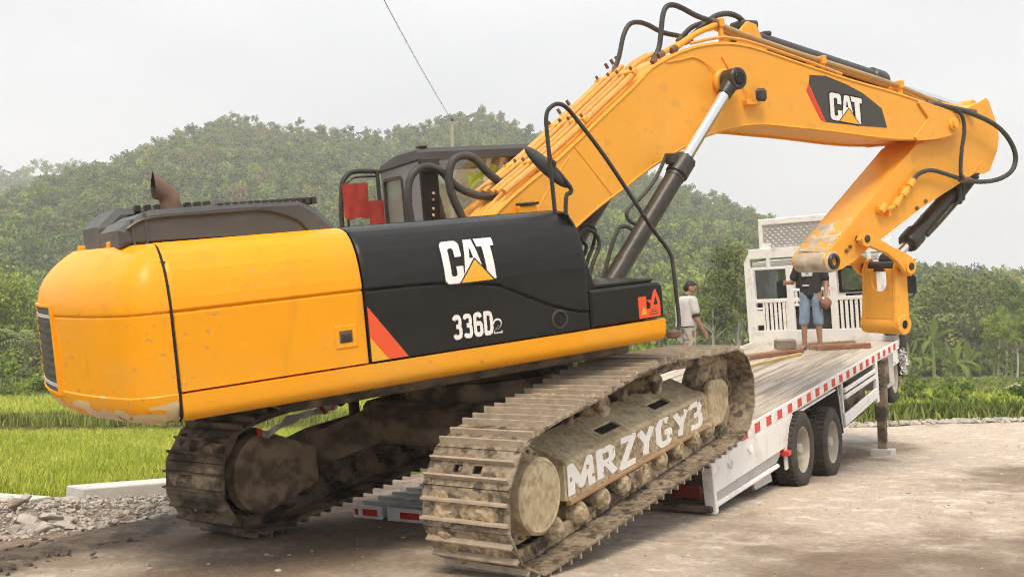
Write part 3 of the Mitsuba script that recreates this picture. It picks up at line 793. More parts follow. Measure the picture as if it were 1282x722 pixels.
hood2 = ex('radiator_hood', prism(hp2, 0.30, 1.20, 'y', 0.05), 'grey_hood_plastic', smooth=25)
put('side_plate', bx(-3.02, -2.9, 0.20, 0.32, 1.09, 1.27, 0.02), 'grey_hood_plastic', MU, hood2)
for i in range(8):
    x = -2.74 + i * 0.075
    put('louvre', bx(x, x + 0.045, 0.27, 0.36, 1.36, 1.408, 0.004), 'black_steel', MU, hood2)
# exhaust: stub pipe, then a stack cut off upright so its mouth faces the tail
n, x0, y0 = 28, -2.585, -0.22
base0 = [(x0 + 0.071 * math.cos(t), y0 + 0.071 * math.sin(t), 1.30) for t in np.linspace(0, 2 * PI, n, endpoint=False)]
base1 = [(x0 + 0.071 * math.cos(t), y0 + 0.071 * math.sin(t), 1.432 + 0.024 * math.cos(t)) for t in np.linspace(0, 2 * PI, n, endpoint=False)]
mouth = [(-2.69 + 0.008 * math.cos(t), y0 + 0.085 * math.sin(t) * (1 - 0.6 * max(0, math.cos(t))), 1.525 + 0.098 * math.cos(t)) for t in np.linspace(0, 2 * PI, n, endpoint=False)]
inner = [(a + 0.012, y0 + (b - y0) * 0.86, 1.525 + (c - 1.525) * 0.86) for a, b, c in mouth]
deep = [(-2.60, y0 + (b - y0) * 0.7, 1.45 + (c - 1.525) * 0.3) for a, b, c in mouth]
V = np.vstack([base0, base1, mouth, inner, deep]); F = []
for a in range(4):
    for b in range(n):
        c = (b + 1) % n
        F.append([a * n + b, a * n + c, (a + 1) * n + c, (a + 1) * n + b])
stk = ex('exhaust_stack', (V[:3 * n], np.array(F[:2 * n])), 'rusty_exhaust', smooth=40, label='rusty exhaust stack with slanted mouth')
put('mouth', (V[2 * n:], np.array(F[:2 * n])), 'black_gap', MU, stk, smooth=True)
# ------------------------------------------------------------------ operator's cab (left of the boom)
CY0, CY1, CX0, CX1, CZ1 = 0.52, 1.45, -0.19, 1.20, 1.70
cab = ex('cab', join(bx(CX0, CX1, CY0, CY1, 0.16, 1.02, 0.02), bx(-0.9, CX0 - 0.01, CY0, 1.42, 0.16, 1.05, 0.02)), 'cab_grey_paint', label='grey black operator cab behind the boom')
rp = np.array([(CY0 - 0.01, 1.66), (CY0 - 0.01, 1.735), (CY0 + 0.03, 1.775), (1.02, 1.765), (1.38, 1.705), (1.46, 1.655), (1.46, 1.62), (CY0 + 0.02, 1.66)])
put('roof', prism(rp, CX0 - 0.02, CX1 + 0.03, 'x', 0.018), 'grey_hood_plastic', MU, cab)
put('pillar', prism([(-0.20, 1.0), (-0.20, 1.68), (-0.02, 1.70), (-0.035, 1.0)], CY0, CY0 + 0.05, 'y', 0.008), 'black_panel_paint', MU, cab)
put('pillar', prism([(1.16, 1.0), (1.02, 1.70), (1.09, 1.70), (1.23, 1.0)], CY0, CY0 + 0.05, 'y', 0.008), 'black_panel_paint', MU, cab)
put('pillar', bx(CX0, CX0 + 0.06, 1.39, 1.45, 1.0, 1.66, 0.01), 'cab_grey_paint', MU, cab)
put('pillar', prism([(1.16, 1.0), (1.06, 1.66), (1.12, 1.66), (1.22, 1.0)], 1.39, 1.44, 'y', 0.008), 'cab_grey_paint', MU, cab)
# rear wall with a round-cornered window
wall = sbox(CY0 + 0.052, 1.0, 1.389, 1.66).difference(sbox(1.00, 1.10, 1.33, 1.50).buffer(0.06))
v, f = tm(extrude(wall, 0.04))
put('rear_wall', (np.c_[CX0 + v[:, 2], v[:, 0], v[:, 1]], f), 'cab_grey_paint', MU, cab, smooth=False)
wf = sbox(1.00, 1.10, 1.33, 1.50).buffer(0.06); wf = wf.difference(wf.buffer(-0.03))
v, f = tm(extrude(wf, 0.03))
put('rear_window_frame', (np.c_[CX0 - 0.012 + v[:, 2], v[:, 0], v[:, 1]], f), 'black_steel', MU, cab, smooth=False)
put('rear_window', bx(CX0 + 0.015, CX0 + 0.019, 0.95, 1.385, 1.05, 1.555), 'pale_lit_glass', MU, cab)
put('side_window', prism([(-0.03, 1.01), (-0.02, 1.69), (1.02, 1.69), (1.16, 1.01)], CY0 + 0.02, CY0 + 0.024, 'y'), 'window_glass', MU, cab)
put('windshield', (np.array([(1.21, CY0 + .05, 1.0), (1.21, 1.39, 1.0), (1.07, 1.39, 1.68), (1.07, CY0 + .05, 1.68)]), np.array([[0, 1, 2, 3]])), 'window_glass', MU, cab)
put('left_window', bx(CX0 + 0.07, 1.10, 1.415, 1.419, 1.02, 1.64), 'window_glass', MU, cab)
put('dark_window_panel', bx(0.78, 1.06, 0.60, 0.62, 1.46, 1.66, 0.01), 'dark_interior', MU, cab)  # dark panel inside the upper front of the side window
# seat inside
seat = put('seat', join(bx(0.10, 0.55, 0.72, 1.22, 0.95, 1.08, 0.04), moved(bx(-0.06, 0.06, -0.25, 0.25, 0, 0.52, 0.04), (0.10, 0.97, 1.02), ry=-0.2)), 'dark_interior', MU, cab)
put('headrest', bx(-0.02, 0.08, 0.84, 1.10, 1.52, 1.64, 0.04), 'dark_interior', MU, seat)
put('lamp_bracket', bx(-0.20, -0.02, CY0 - 0.04, CY0 - 0.012, 1.55, 1.68, 0.01), 'black_steel', MU, cab)
put('roof_bracket', bx(-0.19, -0.10, CY0 + 0.01, CY0 + 0.10, 1.776, 1.80, 0.01), 'black_steel', MU, cab)
for z_ in (1.16, 1.22, 1.30, 1.36):
    put('bolt', cyl((-0.115 + (z_ - 1.16) * 0.1, CY0 - 0.012, z_), (-0.115 + (z_ - 1.16) * 0.1, CY0 + 0.002, z_), 0.014, n=10, b=0.003), 'chrome_rod', MU, cab)
# things hung in the window
lv = thing('safety_vest', 'lime yellow safety vest hanging inside the cab window', 'vest')
r_ = np.random.default_rng(4)
gx, gz = np.meshgrid(np.linspace(0.33, 0.86, 22), np.linspace(0, 1, 10), indexing='ij')
yy = 0.60 + 0.05 * meshkit.fbm(np.stack([gx * 9, gz * 4, gx * 0], -1), 3, 2)
zz = 1.455 + (gx - 0.33) * 0.26 + (gz - 0.5) * (0.13 + 0.06 * np.sin(gx * 25))
Vv = np.stack([gx, yy, zz], -1).reshape(-1, 3)
Fv = np.array([[a * 10 + b, (a + 1) * 10 + b, (a + 1) * 10 + b + 1, a * 10 + b + 1] for a in range(21) for b in range(9)])
put('cloth', (Vv, Fv), 'lime_cloth', MU, lv, smooth=True)
for x in (0.47, 0.62):
    put('band', (np.array([(x, 0.59, 1.44), (x + 0.05, 0.59, 1.44), (x + 0.12, 0.59, 1.66), (x + 0.07, 0.59, 1.66)]), np.array([[0, 1, 2, 3]])), 'white_decal', MU, lv)
# the cab door, latched open along the left rear
dk_ = ex('cab_door', join(tube([(-0.625, 1.5, 0.25), (-0.62, 1.5, 1.105), (-0.585, 1.5, 1.50), (-0.53, 1.5, 1.61), (-0.44, 1.5, 1.655), (-0.22, 1.5, 1.65)], 0.025, 8), tube([(-0.20, 1.5, 1.66), (-0.20, 1.5, 0.25)], 0.022, 8, 1),
                          tube([(-0.55, 1.5, 1.12), (-0.54, 1.5, 1.5), (-0.50, 1.5, 1.57), (-0.42, 1.5, 1.60), (-0.22, 1.5, 1.60)], 0.012, 6), bx(-0.62, -0.2, 1.49, 1.51, 0.25, 0.95, 0.008)), 'black_steel', label='cab door standing open')
put('window', bx(-0.54, -0.21, 1.498, 1.502, 1.0, 1.60), 'window_glass', MU, dk_)
rc = thing('red_rag', 'red cloth hanging on the open cab door', 'cloth')


def cloth(x0, x1, z0, z1, y, seed):
    gx, gz = np.meshgrid(np.linspace(x0, x1, 14), np.linspace(z0, z1, 14), indexing='ij')
    yy = y + 0.03 * meshkit.fbm(np.stack([gx * 16, gz * 4, gx * 0 + seed], -1), 3, seed)
    e = 0.012 * np.sin(gx * 40 + seed) * (gz <= z0 + 1e-6)
    V = np.stack([gx, yy, gz + e], -1).reshape(-1, 3)
    return V, np.array([[a * 14 + b, (a + 1) * 14 + b, (a + 1) * 14 + b + 1, a * 14 + b + 1] for a in range(13) for b in range(13)])


put('panel', cloth(-0.60, -0.335, 1.20, 1.54, 1.44, 1), 'red_cloth', MU, rc, smooth=True)
put('panel', cloth(-0.350, -0.155, 1.05, 1.36, 1.42, 2), 'red_cloth', MU, rc, smooth=True)

# ------------------------------------------------------------------ boom
BT = spline([(-0.10, 1.02), (0.211, 1.257), (0.78, 1.608), (1.265, 1.949), (1.636, 2.205), (1.848, 2.366), (2.148, 2.494), (2.423, 2.569), (2.733, 2.605), (3.111, 2.580), (3.777, 2.425), (4.563, 2.243), (5.26, 2.105), (5.877, 1.955), (6.15, 1.87)], 3)
BB = spline([(6.15, 1.565), (5.549, 1.558), (5.002, 1.588), (4.133, 1.690), (3.676, 1.735), (3.222, 1.778), (2.927, 1.769), (2.681, 1.737), (2.398, 1.672), (2.128, 1.572), (1.857, 1.465), (1.629, 1.355), (1.471, 1.268), (1.138, 1.099), (0.859, 0.933), (0.30, 0.60)], 3)
foot = [(0.18, 0.52), (0.05, 0.50), (-0.08, 0.56), (-0.16, 0.70), (-0.18, 0.86)]
BO = np.vstack([BT, BB, foot])
boom = ex('boom', join(prism(BO, -0.335, -0.315, 'y', 0.004), prism(BO, 0.315, 0.335, 'y', 0.004)), 'boom_paint', label='arched yellow boom with black logo decal')


def skin(P, y0, y1, th):
    """A plate along the curve P, th thick, between y0 and y1."""
    T_ = np.gradient(P, axis=0); N = np.c_[-T_[:, 1], T_[:, 0]]; N /= np.linalg.norm(N, axis=1, keepdims=True)
    return prism(np.vstack([P - N * th / 2, (P + N * th / 2)[::-1]]), y0, y1, 'y')


def shrink(P, d):
    T_ = np.gradient(P, axis=0); N = np.c_[T_[:, 1], -T_[:, 0]]; N /= np.linalg.norm(N, axis=1, keepdims=True)
    return P + N * d


put('top_plate', skin(shrink(BT, 0.03), -0.314, 0.314, 0.02), 'boom_paint', MU, boom)
put('bottom_plate', skin(shrink(BB, 0.035), -0.3145, 0.3145, 0.02), 'boom_paint', MU, boom)
# nose plates with the stick pivot
nz = [(5.50, 1.592), (5.56, 1.55), (5.9, 1.556), (6.20, 1.60), (6.30, 1.66), (6.335, 1.74), (6.30, 1.82), (6.20, 1.872), (5.95, 1.93), (5.62, 2.0), (5.60, 1.97), (5.76, 1.80)]
for s in (-1, 1):
    put('nose_plate', prism(nz, *sorted((s * 0.336, s * 0.362)), 'y', 0.006), 'boom_paint', MU, boom)
put('nose_pin', join(cyl((6.17, -0.40, 1.715), (6.17, 0.40, 1.715), 0.075, n=28, b=0.012), cyl((6.17, -0.42, 1.715), (6.17, -0.399, 1.715), 0.045, n=20, b=0.005)), 'boom_paint', MU, boom)
for s in (-1, 1):
    put('pin_boss', cyl((2.70, s * 0.33, 2.215), (2.70, s * 0.40, 2.215), 0.125, n=30, b=0.02), 'boom_paint', MU, boom)
put('weld_seam', tube([(0.90, -0.3365, 1.66), (1.02, -0.3365, 1.52), (1.28, -0.3365, 1.20)], 0.006, 5, 1), 'boom_paint', MU, boom)
put('weld_seam', tube([(0.45, -0.3365, 1.10), (0.62, -0.3365, 1.33), (0.85, -0.3365, 1.58)], 0.006, 5, 1), 'boom_paint', MU, boom)
put('edge_bead', tube(np.c_[BT[:, 0], np.full(len(BT), -0.338), BT[:, 1] - 0.022], 0.010, 6, 1), 'boom_paint', MU, boom)
put('edge_bead', tube(np.c_[BB[:-2, 0], np.full(len(BB) - 2, -0.338), BB[:-2, 1] + 0.018], 0.009, 6, 1), 'boom_paint', MU, boom)
put('grease_line', tube([(2.03, -0.344, 2.40), (2.2, -0.345, 2.425), (2.35, -0.345, 2.45), (2.48, -0.346, 2.41), (2.62, -0.36, 2.31)], 0.006, 5), 'boom_paint', MU, boom)
put('grease_line', tube([(2.72, -0.344, 2.46), (2.82, -0.344, 2.32), (2.95, -0.345, 2.18), (3.02, -0.37, 2.08)], 0.006, 5), 'boom_paint', MU, boom)
# decal: black shield, red flash, logo
sh_ = np.array([(3.925, 2.285), (4.158, 2.276), (4.466, 2.187), (4.722, 2.087), (5.005, 1.922), (5.075, 1.712), (4.602, 1.749), (4.128, 1.796), (3.905, 2.195)])
put('decal_shield', prism(sh_, -0.339, -0.333, 'y'), 'dark_decal', MU, boom, label='black shield decal with white logo on the boom')
put('decal_flash', prism([(3.896, 2.190), (4.120, 1.796), (4.05, 1.818), (3.862, 2.125)], -0.339, -0.333, 'y'), 'red_decal', MU, boom)


def on_boom(shape, lift):
    sh = affinity.affine_transform(shape, [0.345, 0.0, -0.052, 0.285, 4.195, 1.822])
    v, f = tm(extrude(sh, 0.003))
    return np.c_[v[:, 0], -0.336 - lift - v[:, 2], v[:, 1]], f


put('decal_outline', on_boom(dk, 0.001), 'black_gap', MU, boom, smooth=False)
put('decal_letters', on_boom(white, 0.003), 'white_decal', MU, boom, smooth=False)
put('decal_triangle', on_boom(tri, 0.003), 'yellow_decal', MU, boom, smooth=False)
# work lamp on the boom's side
wl = put('work_lamp', join(bx(3.05, 3.19, -0.47, -0.40, 2.01, 2.14, 0.03)), 'black_steel', MU, boom)
put('lamp_bracket', join(bx(2.96, 3.14, -0.42, -0.336, 1.985, 2.0, 0.004), bx(2.96, 3.0, -0.40, -0.336, 2.0, 2.04, 0.004)), 'boom_paint', MU, wl)

# pipes along the top of the boom
base_path = BT[(BT[:, 0] > 0.10) & (BT[:, 0] < 2.05)]
T_ = np.gradient(base_path, axis=0); Nn = np.c_[-T_[:, 1], T_[:, 0]]; Nn /= np.linalg.norm(Nn, axis=1, keepdims=True)
for i, (y, lift, r, x1) in enumerate(((-0.275, 0.050, 0.032, 1.78), (-0.165, 0.065, 0.022, 2.05), (-0.07, 0.07, 0.022, 2.05), (0.05, 0.08, 0.022, 1.95), (0.16, 0.08, 0.022, 1.9), (0.265, 0.06, 0.028, 1.8))):
    P = (base_path + Nn * lift)[base_path[:, 0] < x1][::2]
    put('hydraulic_pipe', tube(np.c_[P[:, 0], np.full(len(P), y), P[:, 1]], r, 10, 3), 'pipe_paint', MU, boom)
for s_ in (0.52, 1.10, 1.72):
    i = int(np.argmin(abs(base_path[:, 0] - s_)))
    c, t = base_path[i], T_[i] / np.linalg.norm(T_[i])
    for a_, b_ in ((-0.32, -0.03), (0.03, 0.29)):
        q = c + Nn[i] * 0.07
        put('pipe_clamp', bar((q[0], a_, q[1]), (q[0], b_, q[1]), 0.06, 0.055, (Nn[i][0], 0, Nn[i][1]), 0.008), 'boom_paint', MU, boom)
        q2 = c + Nn[i] * 0.1
        for yb in (a_ + 0.04, b_ - 0.04):
            put('clamp_bolt', cyl((q2[0], yb, q2[1]), (q2[0] + Nn[i][0] * 0.03, yb, q2[1] + Nn[i][1] * 0.03), 0.014, n=8), 'rusty_exhaust', MU, boom)
for x, z in ((1.20, 2.02), (1.31, 2.10), (1.80, 2.45), (1.87, 2.49), (1.93, 2.52)):
    put('clamp_bolt', cyl((x, 0.27, z), (x - 0.03, 0.27, z + 0.045), 0.016, n=8), 'rusty_exhaust', MU, boom)
# forward pipes to the stick
put('hydraulic_pipe', tube([(2.80, -0.25, 2.80), (2.90, -0.25, 2.757), (3.294, -0.25, 2.654), (3.879, -0.25, 2.515), (4.308, -0.25, 2.425), (5.371, -0.25, 2.185), (6.05, -0.25, 1.99)], 0.030, 10, 4), 'dusty_pipe_paint', MU, boom)
put('hydraulic_pipe', tube([(2.82, -0.12, 2.82), (2.92, -0.12, 2.772), (3.30, -0.12, 2.672), (3.879, -0.12, 2.535), (4.308, -0.12, 2.445), (5.371, -0.12, 2.205), (6.05, -0.12, 2.0)], 0.028, 10, 4), 'dusty_pipe_paint', MU, boom)
put('hydraulic_pipe', tube([(2.373, -0.30, 2.590), (2.724, -0.30, 2.650), (2.961, -0.30, 2.645), (3.239, -0.30, 2.600), (3.821, -0.30, 2.462), (4.134, -0.30, 2.383), (4.45, -0.30, 2.30)], 0.016, 8, 4), 'pipe_paint', MU, boom)
for x, z in ((2.80, 2.80), (4.20, 2.45), (5.42, 2.19)):
    zt_ = float(np.interp(x, BT[:, 0], BT[:, 1]))
    put('pipe_clamp', join(bx(x - 0.03, x + 0.03, -0.31, -0.06, z - 0.045, z + 0.045, 0.01), bx(x - 0.02, x + 0.02, -0.29, -0.25, zt_ - 0.06, z - 0.02, 0.004)), 'boom_paint', MU, boom)
put('cylinder_bracket', join(*[prism([(3.12, 2.56), (3.20, 2.78), (3.30, 2.86), (3.42, 2.83), (3.60, 2.46)], *sorted((s * 0.10, s * 0.14)), 'y', 0.006) for s in (-1, 1)]), 'boom_paint', MU, boom)

# hoses over the boom's crown
HZ = 'hose_rubber'


def hose(P, r, par=boom, mat=HZ, lab=None):
    k = put('hose', tube(P, r, 10, 5), mat, MU, par, smooth=60, label=lab)
    for a, b in ((P[0], P[1]), (P[-1], P[-2])):
        a, b = np.array(a, float), np.array(b, float); d = (b - a) / np.linalg.norm(b - a)
        put('hose_fitting', cyl(a - d * 0.02, a + d * 0.05, r * 1.25, n=10, b=0.003), 'rusty_exhaust', MU, k)
    return k


hose([(1.777, .15, 2.398), (1.854, .15, 2.542), (1.928, .15, 2.744), (2.012, .15, 2.854), (2.125, .15, 2.878), (2.234, .14, 2.852), (2.378, .1, 2.775), (2.529, .05, 2.735), (2.623, 0, 2.70)], 0.024)
hose([(1.987, -.2, 2.437), (2.051, -.2, 2.536), (2.086, -.2, 2.621), (2.136, -.2, 2.847), (2.191, -.2, 2.948), (2.276, -.2, 2.972), (2.386, -.2, 2.947), (2.567, -.22, 2.867), (2.755, -.25, 2.812)], 0.026)
hose([(2.453, -.05, 2.665), (2.616, -.05, 2.793), (2.776, -.08, 2.842), (2.86, -.12, 2.83)], 0.026)
hose([(2.439, -.15, 2.638), (2.6, -.15, 2.738), (2.765, -.15, 2.847), (2.888, -.15, 2.905), (3.07, -.12, 2.93), (3.252, -.06, 2.915), (3.36, -.02, 2.865)], 0.028)
hose([(2.18, -.26, 2.53), (2.36, -.26, 2.63), (2.52, -.26, 2.705), (2.68, -.26, 2.76), (2.80, -.25, 2.80)], 0.030, mat='boom_paint')
hose([(2.05, -.22, 2.49), (2.25, -.24, 2.585), (2.42, -.24, 2.635)], 0.026, mat='boom_paint')

# ------------------------------------------------------------------ stick cylinder (on top of the boom)
sc0, sc1 = np.array([3.30, 0, 2.735]), np.array([6.95, 0, 1.93])
d = (sc1 - sc0) / np.linalg.norm(sc1 - sc0)
scy = ex('stick_cylinder', lathe([(0, -0.05), (0.07, -0.05), (0.105, 0.02), (0.105, 1.98), (0.125, 2.0), (0.125, 2.18), (0.11, 2.22), (0.06, 2.23), (0, 2.23)], sc0, sc1, 32), 'black_steel', smooth=35)
put('rod', cyl(sc0 + d * 2.2, sc1, 0.05, n=20), 'chrome_rod', MU, scy)
put('rod_eye', cyl(sc1 + (0, -0.11, 0), sc1 + (0, 0.11, 0), 0.10, n=24, b=0.01), 'boom_paint', MU, scy)
put('port_block', join(bx(3.26, 3.50, -0.10, 0.10, 2.80, 2.885, 0.02), bx(3.62, 3.72, -0.06, 0.04, 2.74, 2.79, 0.015)), 'hose_rubber', MU, scy)
put('feed_pipe', tube([(3.5, 0.10, 2.77), (4.2, 0.13, 2.61), (5.2, 0.13, 2.38), (5.4, 0.08, 2.32)], 0.02, 8), 'black_steel', MU, scy)

# ------------------------------------------------------------------ boom cylinders
for s in (-1, 1):
    top = np.array([2.70, s * 0.50, 2.215]); lowp = np.array([0.985, s * 0.50, 0.33])
    d = (top - lowp) / np.linalg.norm(top - lowp); L = np.linalg.norm(top - lowp)
    g = 1.545
    bc = ex('boom_cylinder', lathe([(0, -0.02), (0.08, -0.02), (0.088, 0.05), (0.088, 0.36), (0.090, 0.362), (0.090, 0.372), (0.088, 0.374), (0.088, g - 0.22), (0.094, g - 0.215), (0.094, g - 0.20), (0.088, g - 0.195), (0.088, g - 0.18), (0.108, g - 0.17), (0.108, g), (0.100, g + 0.015), (0.06, g + 0.02), (0, g + 0.02)], lowp, top, 36), 'black_steel', smooth=35)
    put('rod', cyl(lowp + d * g, top, 0.057, n=24), 'chrome_rod', MU, bc)
    put('rod_eye', join(cyl(top + (0, -0.085, 0), top + (0, 0.085, 0), 0.105, n=30, b=0.012), cyl(top - d * 0.20, top - d * 0.07, 0.068, 0.080, n=24)), 'black_steel', MU, bc)
    put('pin_cap', join(cyl(top + (0, s * 0.085, 0), top + (0, s * 0.10, 0), 0.062, n=20, b=0.005), *[cyl(top + (0.04 * math.cos(t), s * 0.099, 0.04 * math.sin(t)), top + (0.04 * math.cos(t), s * 0.106, 0.04 * math.sin(t)), 0.011, n=8) for t in (0.5, 2.6, 4.7)]), 'black_panel_paint', MU, bc)
    sx = np.array([-d[2], 0, d[0]])
    put('port', bx(*(lambda c: (c[0] - .05, c[0] + .05, c[1] - .045, c[1] + .045, c[2] - .05, c[2] + .05))(lowp + d * (g - 0.09) + sx * 0.13), 0.012), 'black_steel', MU, bc)
    for q in range(10):
        t = 2 * PI * q / 10; a_, b_, _ = basis(d)
        c = lowp + d * (g - 0.02) + (a_ * math.cos(t) + b_ * math.sin(t)) * 0.086
        put('bolt', cyl(c, c + d * 0.045, 0.013, n=6), 'black_steel', MU, bc)
    o = s * 0.0
    put('feed_pipe', tube([(1.84, s * .47, 1.54), (1.72, s * .45, 1.34), (1.60, s * .45, 1.225), (1.491, s * .45, 1.144), (1.39, s * .45, 1.085), (1.34, s * .45, 1.02), (1.37, s * .45, 0.955), (1.44, s * .46, 0.92)], 0.018, 8), 'hose_rubber', MU, bc)
    put('feed_pipe', tube([(1.42, s * .46, 0.85), (1.36, s * .43, 0.905), (1.28, s * .42, 0.91), (1.235, s * .42, 0.86), (1.172, s * .42, 0.754), (1.072, s * .42, 0.531), (1.02, s * .42, 0.45)], 0.018, 8), 'hose_rubber', MU, bc)
for k_, (y, o) in enumerate(((-.22, 0), (-.12, .05), (-.02, -.03), (0.1, .02), (.2, .06))):
    hose([(0.93 + o, y, 0.86 + o), (0.99 + o, y, 0.905 + o), (1.08 + o, y, 0.91 + o), (1.165 + o, y, 0.84 + o), (1.17, y, 0.74), (1.10, y, 0.62), (1.0 + o, y, 0.42)], 0.018)
valve = ex('control_valve', join(bx(0.12, 0.72, -0.55, 0.45, 0.18, 0.40, 0.03), bx(0.75, 0.98, -0.3, 0.3, 0.18, 0.36, 0.03)), 'dark_muddy_steel')
for x in (1.0,):
    for s in (-1, 1):
        put('cylinder_lug', join(*[bx(0.88, 1.08, s * 0.50 + e - 0.018, s * 0.50 + e + 0.018, 0.05, 0.42, 0.02) for e in (-0.12, 0.12)]), 'dark_muddy_steel', MU, valve)
    put('front_beam', bx(0.80, 1.06, -0.66, 0.66, 0.02, 0.18, 0.02), 'dark_muddy_steel', MU, valve)
# ------------------------------------------------------------------ handrails, mirror
hr = ex('handrail', tube([(0.044, -1.25, 1.06), (0.036, -1.25, 1.4), (0.030, -1.25, 1.70), (0.032, -1.25, 1.80), (0.06, -1.25, 1.87), (0.14, -1.25, 1.912), (0.225, -1.25, 1.885), (0.338, -1.26, 1.753), (0.52, -1.29, 1.50), (0.757, -1.33, 1.12), (0.901, -1.34, 0.90), (1.055, -1.35, 0.69), (1.075, -1.36, 0.56), (1.072, -1.38, 0.30), (1.062, -1.40, 0.12), (1.02, -1.42, 0.04), (0.97, -1.42, 0.03)], 0.017, 10), 'black_steel', label='black handrail loop on the right side')
put('foot_block', bx(0.93, 1.03, -1.46, -1.38, 0.0, 0.06, 0.012), 'rusty_exhaust', MU, hr)
mp = [(0.016, 1.60), (0.05, 1.612), (0.075, 1.60), (0.224, 1.478), (0.30, 1.385), (0.36, 1.303), (0.352, 1.283), (0.317, 1.284), (0.235, 1.345), (0.153, 1.426), (0.06, 1.53), (0.012, 1.585)]
ml_ = trimesh.creation.icosphere(subdivisions=3)
ml_v = np.array(ml_.vertices) * (0.255, 0.05, 0.058)
_a = math.atan2(-0.30, 0.34)
ml_v = np.c_[0.188 + ml_v[:, 0] * math.cos(_a) - ml_v[:, 2] * math.sin(_a), -0.97 + ml_v[:, 1], 1.448 + ml_v[:, 0] * math.sin(_a) + ml_v[:, 2] * math.cos(_a)]
mr = ex('mirror', (ml_v, np.array(ml_.faces)), 'grey_hood_plastic', smooth=True, label='black mirror on a bent arm')
put('mirror_arm', tube([(0.20, -1.0, 1.465), (0.30, -1.0, 1.37), (0.375, -1.0, 1.275), (0.372, -1.0, 1.235), (0.335, -1.0, 1.22), (0.318, -1.0, 1.15), (0.307, -1.0, 1.05)], 0.018, 8), 'black_steel', MU, mr)
put('mirror_joint', join(cyl((0.19, -1.06, 1.470), (0.19, -0.98, 1.470), 0.03, n=12), bar((0.036, -1.25, 1.52), (0.19, -1.04, 1.475), 0.03, 0.03)), 'black_steel', MU, mr)
# hoses between the cab and the boom foot
hose([(-0.53, .1, 1.02), (-0.551, .1, 1.271), (-0.523, .1, 1.456), (-0.438, .1, 1.554), (-0.321, .1, 1.574), (-0.211, .1, 1.526), (-0.122, .1, 1.435), (-0.012, .09, 1.35), (0.143, .05, 1.288), (0.286, 0, 1.288), (0.37, -.05, 1.34)], 0.034, boom)
hose([(-0.02, .05, 1.0), (-0.09, .05, 1.16), (-0.14, .05, 1.28), (-0.169, .05, 1.416), (-0.146, .05, 1.553), (-0.089, .05, 1.628), (0.012, .05, 1.65), (0.107, .04, 1.611), (0.216, .02, 1.483), (0.33, 0, 1.389), (0.447, -.02, 1.32), (0.594, -.04, 1.311), (0.70, -.06, 1.365)], 0.036, boom)
for P in ([(0.40, -0.10, 1.33), (0.55, -0.1, 1.46), (0.70, -0.1, 1.62)], [(0.70, -0.08, 1.37), (0.80, -0.12, 1.50), (0.92, -0.14, 1.72)]):
    put('pipe_bend', tube(P, 0.034, 10), 'pipe_paint', MU, boom)
for y, z0 in ((0.20, 1.02), (0.10, 1.0), (-0.08, 1.0), (-0.18, 0.98)):
    put('pipe_bend', tube([(-0.05, y, z0), (0.10, y, z0 + 0.14), (0.30, y, z0 + 0.30), (0.50, y, z0 + 0.44), (0.75, y, z0 + 0.60)], 0.030, 10), 'pipe_paint', MU, boom)
put('valve_block', bx(0.24, 0.42, -0.40, -0.30, 1.06, 1.17, 0.008), 'yellow_paint', MU, boom)
put('valve_cap', bx(0.25, 0.44, -0.42, -0.31, 1.172, 1.195, 0.006), 'dark_interior', MU, boom)

# ------------------------------------------------------------------ stick
SO = np.array([(5.676, 1.515), (4.719, 0.848), (4.133, 0.425), (4.075, 0.36), (4.09, 0.285), (4.15, 0.235), (4.25, 0.215), (4.36, 0.235), (4.567, 0.302), (4.784, 0.417), (5.042, 0.516), (5.74, 0.807), (6.382, 1.018), (6.74, 1.145), (6.90, 1.13), (7.02, 1.16), (7.184, 1.39), (7.238, 1.562), (7.192, 1.74), (7.064, 2.005), (7.02, 2.03), (6.922, 1.995), (6.60, 1.90), (6.30, 1.70), (6.0, 1.60)])
st = ex('stick', join(prism(SO, -0.235, -0.215, 'y', 0.004), prism(SO, 0.215, 0.235, 'y', 0.004)), 'boom_paint', label='yellow stick folded back under the boom')
put('rear_plate', skin(np.array([(5.74, 1.555), (5.676, 1.50), (4.719, 0.832), (4.15, 0.42)]), -0.214, 0.214, 0.02), 'boom_paint', MU, st)
put('front_plate', skin(np.array([(4.567, 0.318), (4.784, 0.435), (5.042, 0.534), (5.74, 0.825), (6.382, 1.036), (6.75, 1.16)]), -0.214, 0.214, 0.02), 'boom_paint', MU, st)
put('top_plate', skin(np.array([(6.3, 1.71), (6.60, 1.885), (6.922, 1.975)]), -0.214, 0.214, 0.02), 'boom_paint', MU, st)
put('stiffener', skin(np.array([(6.35, 1.03), (6.72, 1.18), (7.02, 1.36), (7.20, 1.50)]), -0.24, -0.2355, 0.02), 'boom_paint', MU, st)


def scraped_lathe(n=30):
    return lathe([(0.045, 0), (0.10, 0), (0.115, 0.015), (0.118, 0.05), (0.118, 0.44), (0.115, 0.475), (0.10, 0.49), (0.045, 0.49), (0.045, 0)], (4.205, -0.245, 0.325), (4.205, 1, 0.325), n)


put('tip_boss', scraped_lathe(), 'dried_pale_mud', MU, st, smooth=35, label='mud caked boss at the tip of the stick')
put('pin_collar', lathe([(0.045, 0), (0.075, 0), (0.085, 0.012), (0.085, 0.03), (0.045, 0.03), (0.045, 0)], (4.205, -0.272, 0.325), (4.205, 1, 0.325), 24), 'black_steel', MU, st)


